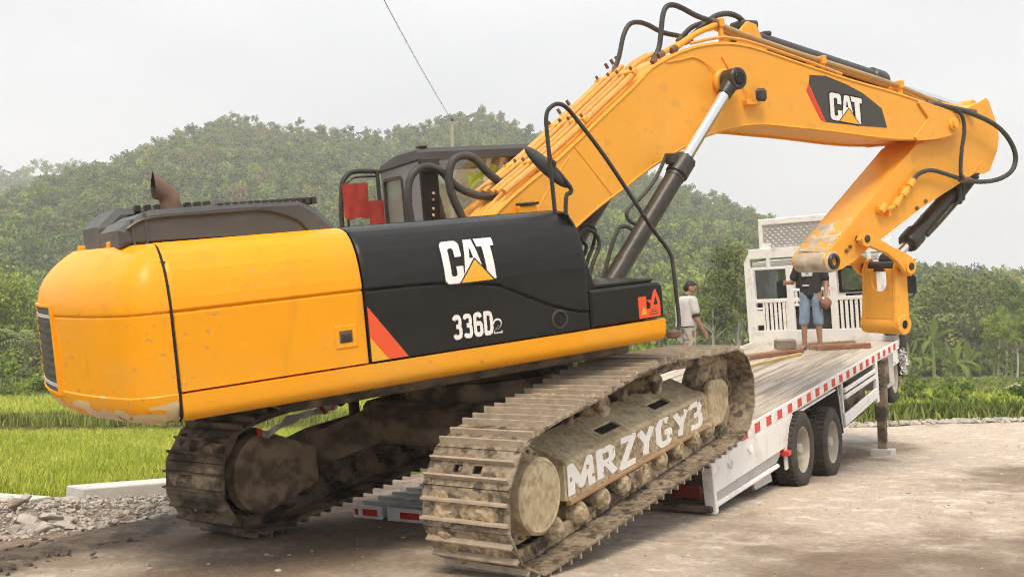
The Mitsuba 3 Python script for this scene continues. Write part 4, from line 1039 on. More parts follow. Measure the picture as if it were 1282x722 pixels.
def caked(P, hw, seed):
    """Dried mud on the stick's rear face."""
    P = spline(P, 14); n = len(P)
    ys = np.linspace(-hw, hw, 26)
    T_ = np.gradient(P, axis=0); N = np.c_[T_[:, 1], -T_[:, 0]]; N /= np.linalg.norm(N, axis=1, keepdims=True)
    V = []
    for i in range(n):
        for y in ys:
            h = meshkit.fbm(np.array([P[i, 0] * 12, y * 12, P[i, 1] * 12]), 4, seed)
            fade = min(1, i / (n * 0.75))
            hh = -0.012 + 0.060 * max(0, h - 0.56 + 0.30 * fade)
            V.append((P[i, 0] + N[i, 0] * hh, y, P[i, 1] + N[i, 1] * hh))
    m = len(ys)
    return np.array(V), np.array([[a * m + b, (a + 1) * m + b, (a + 1) * m + b + 1, a * m + b + 1] for a in range(n - 1) for b in range(m - 1)])


def flipN(P):
    return P


mudP = np.array([(5.02, 1.055), (4.719, 0.842), (4.40, 0.615), (4.15, 0.435)])
v, f = caked(mudP[::-1][::-1], 0.21, 3)
put('mud', (v, f), 'dried_pale_mud', MU, st, smooth=True, label='dried mud on the rear face of the stick')
# pipe with fittings on the stick's side
put('side_pipe', tube([(5.50, -0.29, 1.10), (5.42, -0.29, 1.03), (5.32, -0.29, 0.96), (5.20, -0.29, 0.87), (5.10, -0.29, 0.83), (4.94, -0.29, 0.835)], 0.026, 10), 'boom_paint', MU, st)
for x, z, r in ((5.48, 1.085, 0.042), (5.36, 0.985, 0.045), (5.22, 0.885, 0.042), (4.98, 0.835, 0.045)):
    put('pipe_fitting', cyl((x - 0.04, -0.29, z - 0.035), (x + 0.04, -0.29, z + 0.035), r, n=10, b=0.006), 'boom_paint', MU, st)
for b6 in ((5.33, 5.40, -0.30, -0.235, 0.98, 1.06), (4.92, 5.02, -0.30, -0.235, 0.80, 0.87), (5.08, 5.11, -0.30, -0.235, 0.74, 0.84)):
    put('pipe_support', bx(*b6, 0.007), 'boom_paint', MU, st)
for x, z in ((5.62, 0.80), (5.78, 0.87), (4.42, 0.42), (4.48, 0.46)):
    put('plug', cyl((x, -0.26, z), (x, -0.234, z), 0.022, n=10, b=0.004), 'rusty_exhaust', MU, st)
hose([(5.844, -.30, 1.969), (6.014, -.34, 1.94), (6.45, -.38, 1.849), (6.898, -.4, 1.698), (7.168, -.4, 1.517), (7.287, -.4, 1.309), (7.20, -.4, 1.138), (6.96, -.38, 1.049), (6.66, -.35, 1.035), (6.338, -.32, 1.08)], 0.028, st)
hose([(6.498, -.32, 1.07), (6.274, -.32, 1.104), (6.014, -.32, 1.173), (5.80, -.31, 1.215), (5.62, -.30, 1.185), (5.50, -.29, 1.10)], 0.024, st)
hose([(6.041, -.30, 1.950), (6.20, -.37, 1.90), (6.32, -.39, 1.80), (6.345, -.39, 1.63), (6.29, -.38, 1.408), (6.28, -.36, 1.16), (6.36, -.34, 1.075)], 0.022, st)
for y in (-0.20, -0.10):
    hose([(6.04, y, 1.99), (6.20, y, 1.965), (6.42, y, 1.93), (6.68, y - .1, 1.86)], 0.024, st)

# ------------------------------------------------------------------ bucket cylinder
b0, b1 = np.array([7.10, 0, 1.235]), np.array([5.45, 0, 0.215])
d = (b1 - b0) / np.linalg.norm(b1 - b0); L = np.linalg.norm(b1 - b0)
bk = ex('bucket_cylinder', lathe([(0, -0.08), (0.08, -0.08), (0.098, 0), (0.098, 1.12), (0.102, 1.13), (0.102, 1.16), (0.098, 1.17), (0.098, 1.40), (0.125, 1.42), (0.125, 1.58), (0.11, 1.61), (0.06, 1.62), (0, 1.62)], b0, b1, 32), 'black_steel', smooth=35, label='glossy black bucket cylinder')
put('rod', cyl(b0 + d * 1.6, b1, 0.055, n=20), 'chrome_rod', MU, bk)
put('rod_eye', cyl(b1 + (0, -0.12, 0), b1 + (0, 0.12, 0), 0.10, n=24, b=0.012), 'black_steel', MU, bk)
put('feed_pipe', tube([(6.95, -0.12, 1.10), (6.6, -0.13, 0.87), (6.2, -0.13, 0.62), (5.95, -0.11, 0.46)], 0.02, 8), 'black_steel', MU, bk)
put('clamp', join(*[bx(*(lambda c: (c[0] - .03, c[0] + .03, -0.15, 0.12, c[2] - .12, c[2] + .11))(b0 + d * t), 0.02) for t in (0.55, 0.62)]), 'black_steel', MU, bk)

# ------------------------------------------------------------------ bucket linkage
IL = [(4.545, 0.575), (4.64, 0.605), (4.72, 0.575), (5.0, 0.430), (5.243, 0.325), (5.36, 0.27), (5.415, 0.18), (5.40, 0.09), (5.33, 0.055), (5.25, 0.085), (5.108, 0.235), (4.931, 0.352), (4.68, 0.44), (4.56, 0.475), (4.515, 0.525)]
for s in (-1, 1):
    il = ex('idler_link', prism(IL, *sorted((s * 0.29, s * 0.345)), 'y', 0.008), 'boom_paint')
    put('pin', join(cyl((4.617, s * 0.23, 0.531), (4.617, s * 0.375, 0.531), 0.042, n=20, b=0.006), cyl((5.315, s * 0.2, 0.165), (5.315, s * 0.375, 0.165), 0.042, n=20, b=0.006)), 'black_steel', MU, il)
    put('boss', join(lathe([(0.043, 0), (0.085, 0), (0.085, 0.018), (0.043, 0.018)], (4.617, s * 0.345, 0.531), (4.617, s * 2, 0.531), 24), lathe([(0.043, 0), (0.085, 0), (0.085, 0.018), (0.043, 0.018)], (5.315, s * 0.345, 0.165), (5.315, s * 2, 0.165), 24)), 'boom_paint', MU, il)
# power link: two cheeks, a web with an oval hole, a tube at each end
BLc = [(5.40, 0.19), (5.33, 0.255), (5.25, 0.235), (5.205, 0.15), (5.19, -0.10), (5.155, -0.40), (5.14, -0.50), (5.20, -0.59), (5.31, -0.60), (5.385, -0.52), (5.40, -0.40), (5.40, 0.0)]
pl = ex('power_link', join(*[prism(BLc, *sorted((s * 0.185, s * 0.235)), 'y', 0.008) for s in (-1, 1)]), 'boom_paint', label='yellow power link hanging from the linkage')
web = Polygon([(-0.184, -0.42), (0.184, -0.42), (0.184, 0.15), (-0.184, 0.15)]).difference(Point(0, -0.01).buffer(0.105).union(Point(0, 0.08).buffer(0.105)).convex_hull)
v, f = tm(extrude(web, 0.03))
put('web', (np.c_[5.20 + v[:, 2] + (v[:, 1] < -0.3) * -0.03, v[:, 0], v[:, 1]], f), 'boom_paint', MU, pl, smooth=False)
put('end_tube', lathe([(0.05, 0), (0.105, 0), (0.115, 0.012), (0.115, 0.53), (0.105, 0.542), (0.05, 0.542), (0.05, 0)], (5.27, -0.271, -0.49), (5.27, 1, -0.49), 30), 'boom_paint', MU, pl, smooth=35)
put('tube_bore', cyl((5.27, -0.262, -0.49), (5.27, 0.262, -0.49), 0.056, n=20), 'black_gap', MU, pl)
put('upper_pin', cyl((5.315, -0.26, 0.165), (5.315, 0.26, 0.165), 0.06, n=20), 'black_steel', MU, pl)
# ================================================================== THE TRUCK (frame MT: x ahead, y left, z up, z = 0 on its bed, x = 0 at the tail)
TK = thing('truck', 'white flatbed truck jacked up at the front under the excavator', 'truck')


def tk_(name, mesh, mat, parent=TK, **kw):
    return put(name, mesh, mat, MT, parent, **kw)


LB, HW = 8.66, 1.26
rng = random.Random(11)
ys = np.linspace(-HW + 0.03, HW - 0.03, 11)
for i in range(10):
    tk_('bed_plank', bx(0.02 + rng.random() * 0.03, LB, ys[i] + 0.006, ys[i + 1] - 0.006, -0.045, -0.001 - 0.007 * rng.random(), 0.005), 'bed_planks')
ch = tk_('chassis', join(*[bx(0.05, 10.4, s * 0.42 - 0.05, s * 0.42 + 0.05, -0.42, -0.17) for s in (-1, 1)], *[bx(x - 0.04, x + 0.04, -HW + 0.04, HW - 0.04, -0.16, -0.05) for x in np.arange(0.3, 8.7, 0.6)]), 'dark_muddy_steel')
for s in (-1, 1):
    rl = tk_('side_rail', join(bx(0.0, LB + 0.01, *sorted((s * HW, s * (HW - 0.025))), -0.142, 0.004, 0.004), bx(0.0, LB, *sorted((s * (HW - 0.026), s * (HW - 0.10))), -0.142, -0.125)), 'white_truck_paint', label='white side rail with red reflective squares' if s < 0 else None)
    if s < 0:
        for i in range(21):
            x = 0.585 + i * 0.3855
            put('red_square', bx(x - 0.085, x + 0.085, -HW - 0.003, -HW + 0.004, -0.122, -0.022), 'red_reflector', MT, rl)
# sloping tail: side plates, lower edge tube, rear beam and lamps
for s in (-1, 1):
    Y = lambda a, b: sorted((s * (HW - a), s * (HW - b)))
    tp_ = tk_('tail_side_plate', prism([(0.0, -0.146), (0.0, -0.20), (0.05, -0.425), (0.09, -0.445), (2.42, -0.47), (2.42, -0.146)], *Y(-0.002, 0.02), 'y', 0.004), 'white_truck_paint')
    put('inset_panel', prism([(0.08, -0.44), (0.10, -0.56), (2.06, -0.60), (2.40, -0.475)], *Y(0.05, 0.06), 'y', 0.0), 'grey_truck_paint', MT, tp_)
    put('edge_tube', tube([(0.06, s * (HW - 0.03), -0.575), (2.02, s * (HW - 0.03), -0.625)], 0.026, 10, 1), 'white_truck_paint', MT, tp_)
    put('end_post', prism([(-0.01, -0.20), (0.03, -0.20), (0.10, -0.63), (0.03, -0.64)], *Y(-0.008, 0.10), 'y', 0.006), 'white_truck_paint', MT, tp_)
    for xl, zl in ((1.0, -0.21), (0.42, -0.24)):
        put('lashing_loop', tube([(xl, s * (HW + .004), zl), (xl + 0.03, s * (HW + .02), zl - 0.05), (xl + 0.09, s * (HW + .02), zl - 0.05), (xl + 0.12, s * (HW + .004), zl)], 0.012, 6), 'white_truck_paint', MT, tp_)
rb = tk_('rear_beam', join(bx(0.02, 0.12, -HW + 0.02, HW - 0.02, -0.46, -0.05, 0.01), bx(-0.02, 0.12, -HW + 0.02, HW - 0.02, -0.62, -0.56, 0.01)), 'dark_muddy_steel')
for y in (-1.0, -0.35, 0.35, 1.0):
    put('tail_lamp', bx(0.0, 0.025, y - 0.14, y + 0.14, -0.50, -0.36, 0.012), 'dark_red_lamp', MT, rb)
# ramps folded down onto the ground
for y0, y1 in ((0.78, 1.20), (1.26, 1.60)):
    a, b = np.array([0.0, 0, -0.44]), np.array([-1.72, 0, -0.345])
    rmp = tk_('loading_ramp', join(bar((a[0], (y0 + y1) / 2, a[2]), (b[0], (y0 + y1) / 2, b[2]), y1 - y0, 0.10, b=0.008), *[bar((x, y0 + .01, -0.44 - x * 0.0552 + .058), (x, y1 - .01, -0.44 - x * 0.0552 + .058), 0.03, 0.03) for x in np.arange(-1.6, -0.1, 0.22)]), 'grey_truck_paint')
    put('end_board', bx(-1.745, -1.72, y0, y1, -0.405, -0.285, 0.006), 'white_truck_paint', MT, rmp)
    put('red_tape', bx(-1.752, -1.74, y0 + 0.05, y0 + 0.05 + 0.5 * (y1 - y0), -0.375, -0.315), 'red_reflector', MT, rmp)
    put('red_tape', bx(-1.752, -1.74, y0 + 0.05 + 0.68 * (y1 - y0), y1 - 0.02, -0.375, -0.315), 'red_reflector', MT, rmp) if y0 > 1.2 else None


# wheels stand on the ground: built upright in the truck's heading, not its tilt
def tyre_mesh(r=0.43, w=0.27):
    prof = [(0.262, -w * .42), (0.30, -w * .48), (0.345, -w * .5), (0.395, -w * .485), (0.42, -w * .42), (r, -w * .33), (r, w * .33), (0.42, w * .42), (0.395, w * .485), (0.345, w * .5), (0.30, w * .48), (0.262, w * .42)]
    T0 = lathe(prof, (0, 0, 0), (0, 1, 0), 48)
    lugs = []
    for q in range(40):
        t = 2 * PI * q / 40
        for s in (-1, 1):
            v, f = bx(-0.020, 0.020, *sorted((s * w * .40, s * w * .06)), r - 0.006, r + 0.013)
            v = v + np.array([0, 0, 0]); ang = t + (0.078 if s > 0 else 0)
            c, sn = math.cos(ang), math.sin(ang)
            lugs.append((np.c_[v[:, 0] * c + v[:, 2] * sn, v[:, 1], -v[:, 0] * sn + v[:, 2] * c], f))
    return join(T0, *lugs)


TYRE = tyre_mesh()
RIM = lathe([(0.0, -0.02), (0.07, -0.035), (0.09, -0.02), (0.15, 0.02), (0.20, 0.035), (0.232, 0.03), (0.245, -0.09), (0.262, -0.115), (0.272, -0.112), (0.268, 0.11), (0.25, 0.11), (0.24, 0.05), (0.0, 0.05)], (0, 0, 0), (0, 1, 0), 40)


def wheel(x, y, z, outer):
    """outer: -1 for the right side; the dished face looks outwards."""
    c = apply(MT, (x, y, z))[0]
    M = frame(rot(32.156, 0, 0), c)
    w = put('wheel', TYRE, 'tyre_rubber', M, TK, smooth=35)
    rim = RIM if outer < 0 else mirror_y(RIM)
    rm = put('rim', rim, 'rim_paint', M, w, smooth=35)
    hub = lathe([(0, -0.10), (0.05, -0.10), (0.068, -0.085), (0.072, 0.0), (0, 0)], (0, 0, 0), (0, 1, 0), 20)
    put('hub', hub if outer < 0 else mirror_y(hub), 'rim_paint', M, w)
    nuts = join(*[cyl((0.12 * math.cos(t), 0.03, 0.12 * math.sin(t)), (0.12 * math.cos(t), -0.02, 0.12 * math.sin(t)), 0.014, n=6) for t in np.linspace(0, 2 * PI, 8, endpoint=False)])
    put('wheel_nuts', nuts if outer < 0 else mirror_y(nuts), 'rusty_exhaust', M, w)


def axle_at(wx, wy, r=0.43):
    """Wheel centre over a ground point, in the truck frame."""
    return apply(IMT, (wx, wy, r))[0]


Rt = rot(32.156, 0, 0)
for c in ((3.955, 12.93), (3.262, 11.83)):
    o = np.array([c[0], c[1], 0.43])
    for dy, outr in ((0.0, -1), (0.31, -1), (1.83, 1), (2.14, 1)):
        w_ = o + Rt @ np.array([0, dy, 0])
        p_ = apply(IMT, w_)[0]
        wheel(*p_, outr)
    a_, b_ = apply(IMT, o + Rt @ np.array([0, 0.1, 0]))[0], apply(IMT, o + Rt @ np.array([0, 2.04, 0]))[0]
    tk_('axle', cyl(a_, b_, 0.07, n=16), 'dark_muddy_steel')
# fenders, flaps, lamp
tk_('fender', join(prism([(2.36, -0.15), (2.36, -0.30), (2.26, -0.47), (2.28, -0.72), (2.33, -0.72), (2.32, -0.47), (2.42, -0.30), (2.60, -0.165), (2.60, -0.15)], -HW + 0.0, -HW + 0.04, 'y', 0.004), bx(2.40, 4.60, -HW + 0.02, -0.72, -0.20, -0.18)), 'white_truck_paint')
ml = tk_('marker_lamp', bx(2.20, 2.31, -HW - 0.05, -HW + 0.05, -0.56, -0.50, 0.01), 'red_reflector')
put('lamp_arm', bx(2.24, 2.28, -HW + 0.0, -HW + 0.02, -0.72, -0.48), 'white_truck_paint', MT, ml)
tk_('mudflap', prism([(4.70, -0.16), (4.74, -0.16), (4.92, -0.82), (4.88, -0.82)], -HW + 0.03, -0.70, 'y', 0.003), 'hose_rubber')
tk_('mudflap', prism([(4.742, -0.16), (4.762, -0.16), (4.94, -0.82), (4.922, -0.82)], -HW + 0.028, -HW + 0.06, 'y', 0.003), 'white_truck_paint')
gf = apply(MT, [(1.0, -0.95, -0.60), (2.05, -0.95, -0.55)])
tk_('mudflap', join(prism([(1.35, -0.60), (1.95, -0.60), (2.02, -0.80), (1.45, -0.76)], -HW + 0.10, -HW + 0.13, 'y', 0.003)), 'grey_truck_paint')
# side guard, boxes
sg = tk_('side_guard', join(*[bar((5.05, -HW + 0.02, z0), (6.95, -HW + 0.02, z1), 0.04, 0.06, b=0.01) for z0, z1 in ((-0.27, -0.26), (-0.36, -0.35))], bar((4.95, -HW + 0.02, -0.66), (6.95, -HW + 0.02, -0.60), 0.04, 0.16, b=0.01)), 'white_truck_paint')
put('guard_post', bx(5.02, 5.08, -HW + 0.045, -HW + 0.08, -0.70, -0.14), 'white_truck_paint', MT, sg)
put('guard_post', bx(6.88, 7.0, -HW - 0.005, -HW + 0.06, -0.75, -0.142, 0.01), 'white_truck_paint', MT, sg)
tk_('tank', prism([(5.3, -0.45), (5.34, -0.40), (6.7, -0.40), (6.74, -0.45), (6.74, -0.78), (6.6, -0.86), (5.5, -0.86), (5.3, -0.78)], -HW + 0.14, -0.55, 'y', 0.02), 'dark_muddy_steel')
tk_('locker', bx(7.75, 8.45, -HW + 0.06, -0.6, -0.70, -0.16, 0.015), 'grey_truck_paint')
# jacks at the front
for s in (-1, 1):
    Ypos = s * (HW - 0.04)
    base = apply(MT, (7.36, Ypos, -0.30))[0]
    foot = np.array([base[0], base[1], 0.11])
    jk = put('jack_leg', join(bx(-0.085, 0.085, -0.085, 0.085, 0.55, base[2] + 0.05, 0.01), bx(-0.062, 0.062, -0.062, 0.062, 0.10, 0.56, 0.008)), 'dark_muddy_steel', frame(rot(32.156, 0, 0), (foot[0], foot[1], 0)), TK, label='dark hydraulic jack leg standing on a steel foot' if s < 0 else None)
    put('foot', join(bx(-0.16, 0.16, -0.16, 0.16, 0.0, 0.115, 0.012)), 'grey_truck_paint', frame(rot(32.156, 0, 0), (foot[0], foot[1], 0)), jk)
    put('grip_bolts', join(*[cyl((7.15, Ypos - s * -0.0, z), (7.22, Ypos, z), 0.025, n=10) for z in np.arange(-0.62, -0.24, 0.07)]), 'chrome_rod', MT, jk) if s < 0 else None
    cross = tk_('jack_housing', bx(7.22, 7.52, *sorted((Ypos + 0.10, Ypos - 0.10)), -0.55, -0.145, 0.012), 'dark_muddy_steel')
# a bunch of chain at the front corner
crng = np.random.default_rng(3)
for i in range(16):
    c = np.array([8.62 + 0.16 * crng.random() - 0.1 * (i % 3), -HW - 0.04 - 0.05 * crng.random(), -0.16 - 0.40 * i / 16])
    t = np.linspace(0, 2 * PI, 11)
    ax = crng.normal(0, 1, 3); a, b, _ = basis(ax)
    P = np.array([c + a * 0.055 * math.cos(q) + b * 0.035 * math.sin(q) for q in t])
    tk_('chain_link', tube(P, 0.013, 6, 1), 'chrome_rod', smooth=60)
tk_('black_hook', join(tube([(8.62, -HW - 0.03, 0.18), (8.70, -HW - 0.05, 0.12), (8.74, -HW - 0.05, -0.10), (8.70, -HW - 0.05, -0.30), (8.60, -HW - 0.04, -0.36)], [0.02, 0.05, 0.06, 0.05, 0.02], 10), bx(8.45, 8.72, -HW - 0.03, -HW + 0.2, 0.10, 0.22, 0.03)), 'black_steel')
tk_('chain_hook', tube([(8.75, -HW - 0.05, 0.12), (8.82, -HW - 0.06, -0.05), (8.85, -HW - 0.06, -0.35), (8.78, -HW - 0.06, -0.42), (8.68, -HW - 0.06, -0.38)], 0.025, 8), 'white_truck_paint')
# headboard
HX = 8.70


def hb(y0, y1, z0, z1, x0=0.0, x1=0.06):
    return bx(HX + x0, HX + x1, y0, y1, z0, z1, 0.006)


hd = tk_('headboard', join(prism([(1.30, -0.04), (1.30, 1.42), (1.20, 1.60), (1.20, -0.04)], HX, HX + 0.08, 'x', 0.006), prism([(-1.30, -0.04), (-1.30, 1.42), (-1.20, 1.60), (-1.20, -0.04)], HX, HX + 0.08, 'x', 0.006),
                           hb(-1.199, 1.199, 1.485, 1.66, -0.005, 0.085), hb(-1.199, 1.199, 1.285, 1.33, 0.003), hb(-1.199, 1.199, -0.04, 0.21, -0.004, 0.05), hb(-1.199, 1.199, 0.70, 0.765, 0.002, 0.055),
                           hb(0.44, 0.56, 0.211, 1.284), hb(-0.30, -0.18, 0.211, 1.284), hb(1.13, 1.199, 0.211, 1.284), hb(-1.199, -1.13, 0.211, 1.284), hb(0.83, 0.89, 1.331, 1.489), hb(-0.03, 0.03, 1.331, 1.489), hb(-0.89, -0.83, 1.331, 1.489),
                           hb(-0.189, 0.449, 0.88, 0.93), hb(-0.189, 0.449, 0.62, 0.66)), 'white_truck_paint', label='white steel headboard with vertical slats behind the cab')
for y in (0.94, 0.86, 0.785, 0.71, 0.635, 0.575):
    put('slat', hb(y - 0.025, y + 0.025, 0.211, 0.699, 0.012, 0.042), 'white_truck_paint', MT, hd)
for y in np.arange(-0.36, -1.16, -0.082):
    put('slat', hb(y - 0.025, y + 0.025, 0.211, 0.699, 0.012, 0.042), 'white_truck_paint', MT, hd)
for y in (0.40, 0.33, 0.26, -0.02, -0.09, -0.15):
    put('slat', hb(y - 0.018, y + 0.018, 0.661, 0.879, 0.012, 0.042), 'white_truck_paint', MT, hd)
put('white_plate', hb(1.01, 1.13, 0.30, 0.56, 0.01, 0.03), 'white_truck_paint', MT, hd)
put('rail', join(hb(1.0, 1.199, 0.58, 0.62, 0.01, 0.04), hb(0.98, 1.01, 0.211, 0.70, 0.01, 0.045)), 'white_truck_paint', MT, hd)
# roof box with chequered plate
bxk = tk_('roof_box', join(bx(8.72, 9.9, -1.0, 1.0, 2.065, 2.18, 0.015), bx(8.72, 8.76, 0.93, 1.0, 1.62, 2.065, 0.006), bx(8.72, 8.76, -1.0, -0.93, 1.62, 2.065, 0.006), bx(8.76, 9.9, 0.96, 1.0, 1.62, 2.065), bx(8.76, 9.9, -1.0, -0.96, 1.62, 2.065), bx(8.72, 9.9, -1.0, 1.0, 1.621, 1.66, 0.004)), 'white_truck_paint', label='white box with chequered plate over the truck cab')
put('chequered_plate', bx(8.745, 8.758, -0.925, 0.925, 1.665, 2.06), 'checker_plate', MT, bxk)
studs = []
for i, y in enumerate(np.arange(-0.9, 0.91, 0.05)):
    for j, z in enumerate(np.arange(1.69, 2.04, 0.05)):
        s = 1 if (i + j) % 2 else -1
        P = np.array([(8.738, y - 0.017, z - s * 0.011), (8.738, y + 0.017, z + s * 0.011), (8.746, y + 0.011, z + s * 0.017), (8.746, y - 0.023, z - s * 0.005), (8.746, y + 0.023, z + s * 0.005), (8.746, y - 0.011, z - s * 0.017)])
        studs.append((P, np.array([[0, 1, 2], [0, 2, 3], [1, 4, 2], [0, 5, 1], [5, 4, 1], [0, 3, 5]])))
put('plate_studs', join(*studs), 'checker_plate', MT, bxk, smooth=False, kind='stuff')
tk_('stay', join(bx(8.74, 8.82, 0.80, 0.94, 1.621, 1.76, 0.01), bx(8.74, 8.80, -0.92, -0.8, 1.625, 1.74, 0.01)), 'white_truck_paint')
# driver's cab behind the headboard
cw_ = unary_union([sbox(-1.0, -0.55, 1.2, 1.35)]).difference(unary_union([sbox(0.50, 0.76, 1.15, 1.30), sbox(-0.17, 0.72, 0.44, 1.28), sbox(-0.88, 0.84, -0.31, 1.26)]))
v, f = tm(extrude(cw_, 0.05))
tc = tk_('driver_cab', (np.c_[8.84 + v[:, 2], v[:, 0], v[:, 1]], f), 'white_truck_paint', smooth=False)
put('side_wall', join(*[prism([(8.891, -0.55), (10.3, -0.55), (10.3, 0.62), (10.05, 1.35), (8.891, 1.35)], y_, y_ + 0.04, 'y', 0.006) for y_ in (-0.98, 1.14)]), 'white_truck_paint', MT, tc)
put('roof', bx(8.84, 10.1, -1.0, 1.2, 1.352, 1.42, 0.02), 'white_truck_paint', MT, tc)
put('front_wall', bx(10.26, 10.3, -0.939, 1.139, -0.55, 0.60), 'white_truck_paint', MT, tc)
put('rear_window', bx(8.855, 8.859, -0.95, 1.17, 0.70, 1.31), 'tinted_glass', MT, tc)
put('window_gasket', join(bx(8.825, 8.839, -0.885, -0.85, 0.82, 1.27), bx(8.825, 8.839, -0.36, -0.31, 0.82, 1.27), bx(8.825, 8.839, -0.849, -0.361, 0.82, 0.86), bx(8.825, 8.839, -0.849, -0.361, 1.235, 1.27), bx(8.825, 8.839, -0.80, -0.42, 0.76, 0.80)), 'black_gap', MT, tc)
put('windshield', (np.array([(10.29, -0.93, 0.62), (10.29, 1.13, 0.62), (10.06, 1.13, 1.34), (10.06, -0.93, 1.34)]), np.array([[0, 1, 2, 3]])), 'window_glass', MT, tc)
put('seats', join(bx(9.35, 9.5, 0.25, 0.95, 0.2, 1.05, 0.05), bx(9.35, 9.5, -0.15, 0.15, 0.2, 0.8, 0.05), bx(9.95, 10.24, -0.9, 0.9, 0.1, 0.55, 0.05)), 'dark_interior', MT, tc)
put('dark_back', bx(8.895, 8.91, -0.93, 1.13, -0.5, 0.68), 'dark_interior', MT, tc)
tk_('slat_gap_shade', bx(8.79, 8.81, -1.13, 1.13, 0.19, 0.70), 'dark_interior')  # dark sheet standing in for the shade between headboard and cab
tm_ = tk_('side_mirror', moved(prism([(-0.09, -0.20), (0.09, -0.20), (0.11, -0.16), (0.11, 0.18), (0.07, 0.22), (-0.07, 0.22), (-0.11, 0.18), (-0.11, -0.16)], -0.04, 0.04, 'x', 0.015), (9.55, -1.36, 0.86), (1, 0.7, 0.75)), 'black_panel_paint')
put('mirror_arm', tube([(9.62, -0.98, 1.10), (9.57, -1.30, 1.12), (9.56, -1.37, 1.06), (9.56, -1.37, 0.66), (9.62, -0.98, 0.58)], 0.015, 8, 3), 'black_steel', MT, tm_)
for s in (-1, 1):
    c = np.array([9.55, s * 0.84, -0.75])
    M = MT @ frame(np.eye(3), c)
    w = put('wheel', TYRE, 'tyre_rubber', M, TK, smooth=35)
    put('rim', moved(RIM, (0, -0.03, 0)) if s < 0 else moved(mirror_y(RIM), (0, 0.03, 0)), 'rim_paint', M, w, smooth=35)
for s in (-1, 1):
    tk_('front_fender', skin(np.array([(9.0, -0.80), (9.05, -0.45), (9.25, -0.22), (9.55, -0.14), (9.85, -0.22), (10.05, -0.45), (10.1, -0.8)]), *sorted((s * 0.70, s * 1.02)), 0.03), 'black_panel_paint')
tk_('front_axle', cyl((9.55, -0.8, -0.75), (9.55, 0.8, -0.75), 0.06, n=12), 'dark_muddy_steel')

principled('grey_wood', proc(lambda p, n, uv: mix((0.13, 0.11, 0.09), (0.30, 0.26, 0.21), fbm(p.x * 9, p.y * 9, p.z * 14, 4))), 0.8)
principled('straw_wood', proc(lambda p, n, uv: mix((0.42, 0.29, 0.10), (0.58, 0.44, 0.19), fbm(p.x * 9, p.y * 9, p.z * 14, 3))), 0.7)
# ------------------------------------------------------------------ timber lying on the bed
def lying(name, x0, y0, x1, y1, w, h, mat, label, cat, grp=None, z=0.0, tilt=0.0):
    k = thing(name, label, cat, grp)
    v, f = tm(trimesh.Trimesh(*bx(0, 1, -0.5, 0.5, 0, 1, 0.0)).subdivide_to_size(0.22))
    L = math.hypot(x1 - x0, y1 - y0); a = math.atan2(y1 - y0, x1 - x0)
    n_ = meshkit.fbm(v * np.array([L * 3, 3, 3]) + x0, 3, 7)[:, None] - 0.5
    q = v * np.array([L, w, h]) + n_ * np.array([0.02, 0.02, 0.006]) * (v[:, 2:] > 0.02)
    c, s = math.cos(a), math.sin(a)
    q = np.c_[x0 + q[:, 0] * c - q[:, 1] * s, y0 + q[:, 0] * s + q[:, 1] * c, q[:, 2] + z + tilt * q[:, 0]]
    put('wood', (q, f), mat, MT, k)


lying('timber_block', 7.0, 0.10, 7.22, 0.22, 0.30, 0.14, 'grey_wood', 'short square grey timber block left of the barefoot man\'s feet', 'timber block', z=0.07)
lying('plank', 6.3, 0.62, 7.15, -0.05, 0.22, 0.06, 'reddish_wood', 'reddish plank under the grey timber block on the truck bed', 'plank')
lying('plank', 7.42, -0.25, 7.70, -1.02, 0.16, 0.07, 'reddish_wood', 'brown plank lying across the bed right of the barefoot man', 'plank')
lying('plank', 7.55, -0.10, 7.85, -0.75, 0.10, 0.10, 'weathered_wood', 'short grey plank behind the brown plank near the headboard', 'plank')
lying('pole', 5.35, 0.22, 6.85, -0.16, 0.045, 0.035, 'straw_wood', 'thin straw coloured pole lying along the truck bed behind the track', 'pole')
lying('timber_scrap', 6.1, 0.85, 6.4, 0.65, 0.2, 0.05, 'weathered_wood', 'flat grey timber scrap nearest the left edge of the bed', 'timber')


# ================================================================== PEOPLE
def person_parts(k, M, skin_mat, body_bones, refine=0.03):
    put('body', hull_chain(body_bones, refine, 5), skin_mat, M, k, smooth=True)


principled('skin_tone', proc(lambda p, n, uv: mix((0.30, 0.165, 0.105), (0.38, 0.215, 0.14), fbm(p.x * 8, p.y * 8, p.z * 8, 3))), 0.5)
principled('dark_hair', (0.018, 0.015, 0.013), 0.55)
principled('pale_shirt_cloth', proc(lambda p, n, uv: mix((0.47, 0.465, 0.47), (0.60, 0.595, 0.60), fbm(p.x * 10, p.y * 10, p.z * 6, 3))), 0.85)
principled('black_shirt_cloth', (0.028, 0.028, 0.032), 0.85)
principled('camouflage_cloth', proc(lambda p, n, uv: mix((0.16, 0.145, 0.12), (0.40, 0.37, 0.31), smoothstep(0.42, 0.58, fbm(p.x * 16, p.y * 16, p.z * 16, 3)))), 0.85)
principled('denim_cloth', proc(lambda p, n, uv: mix((0.12, 0.175, 0.27), (0.27, 0.35, 0.46), fbm(p.x * 12, p.y * 12, p.z * 5, 3))), 0.85)
principled('sandal_rubber', (0.36, 0.12, 0.09), 0.7)


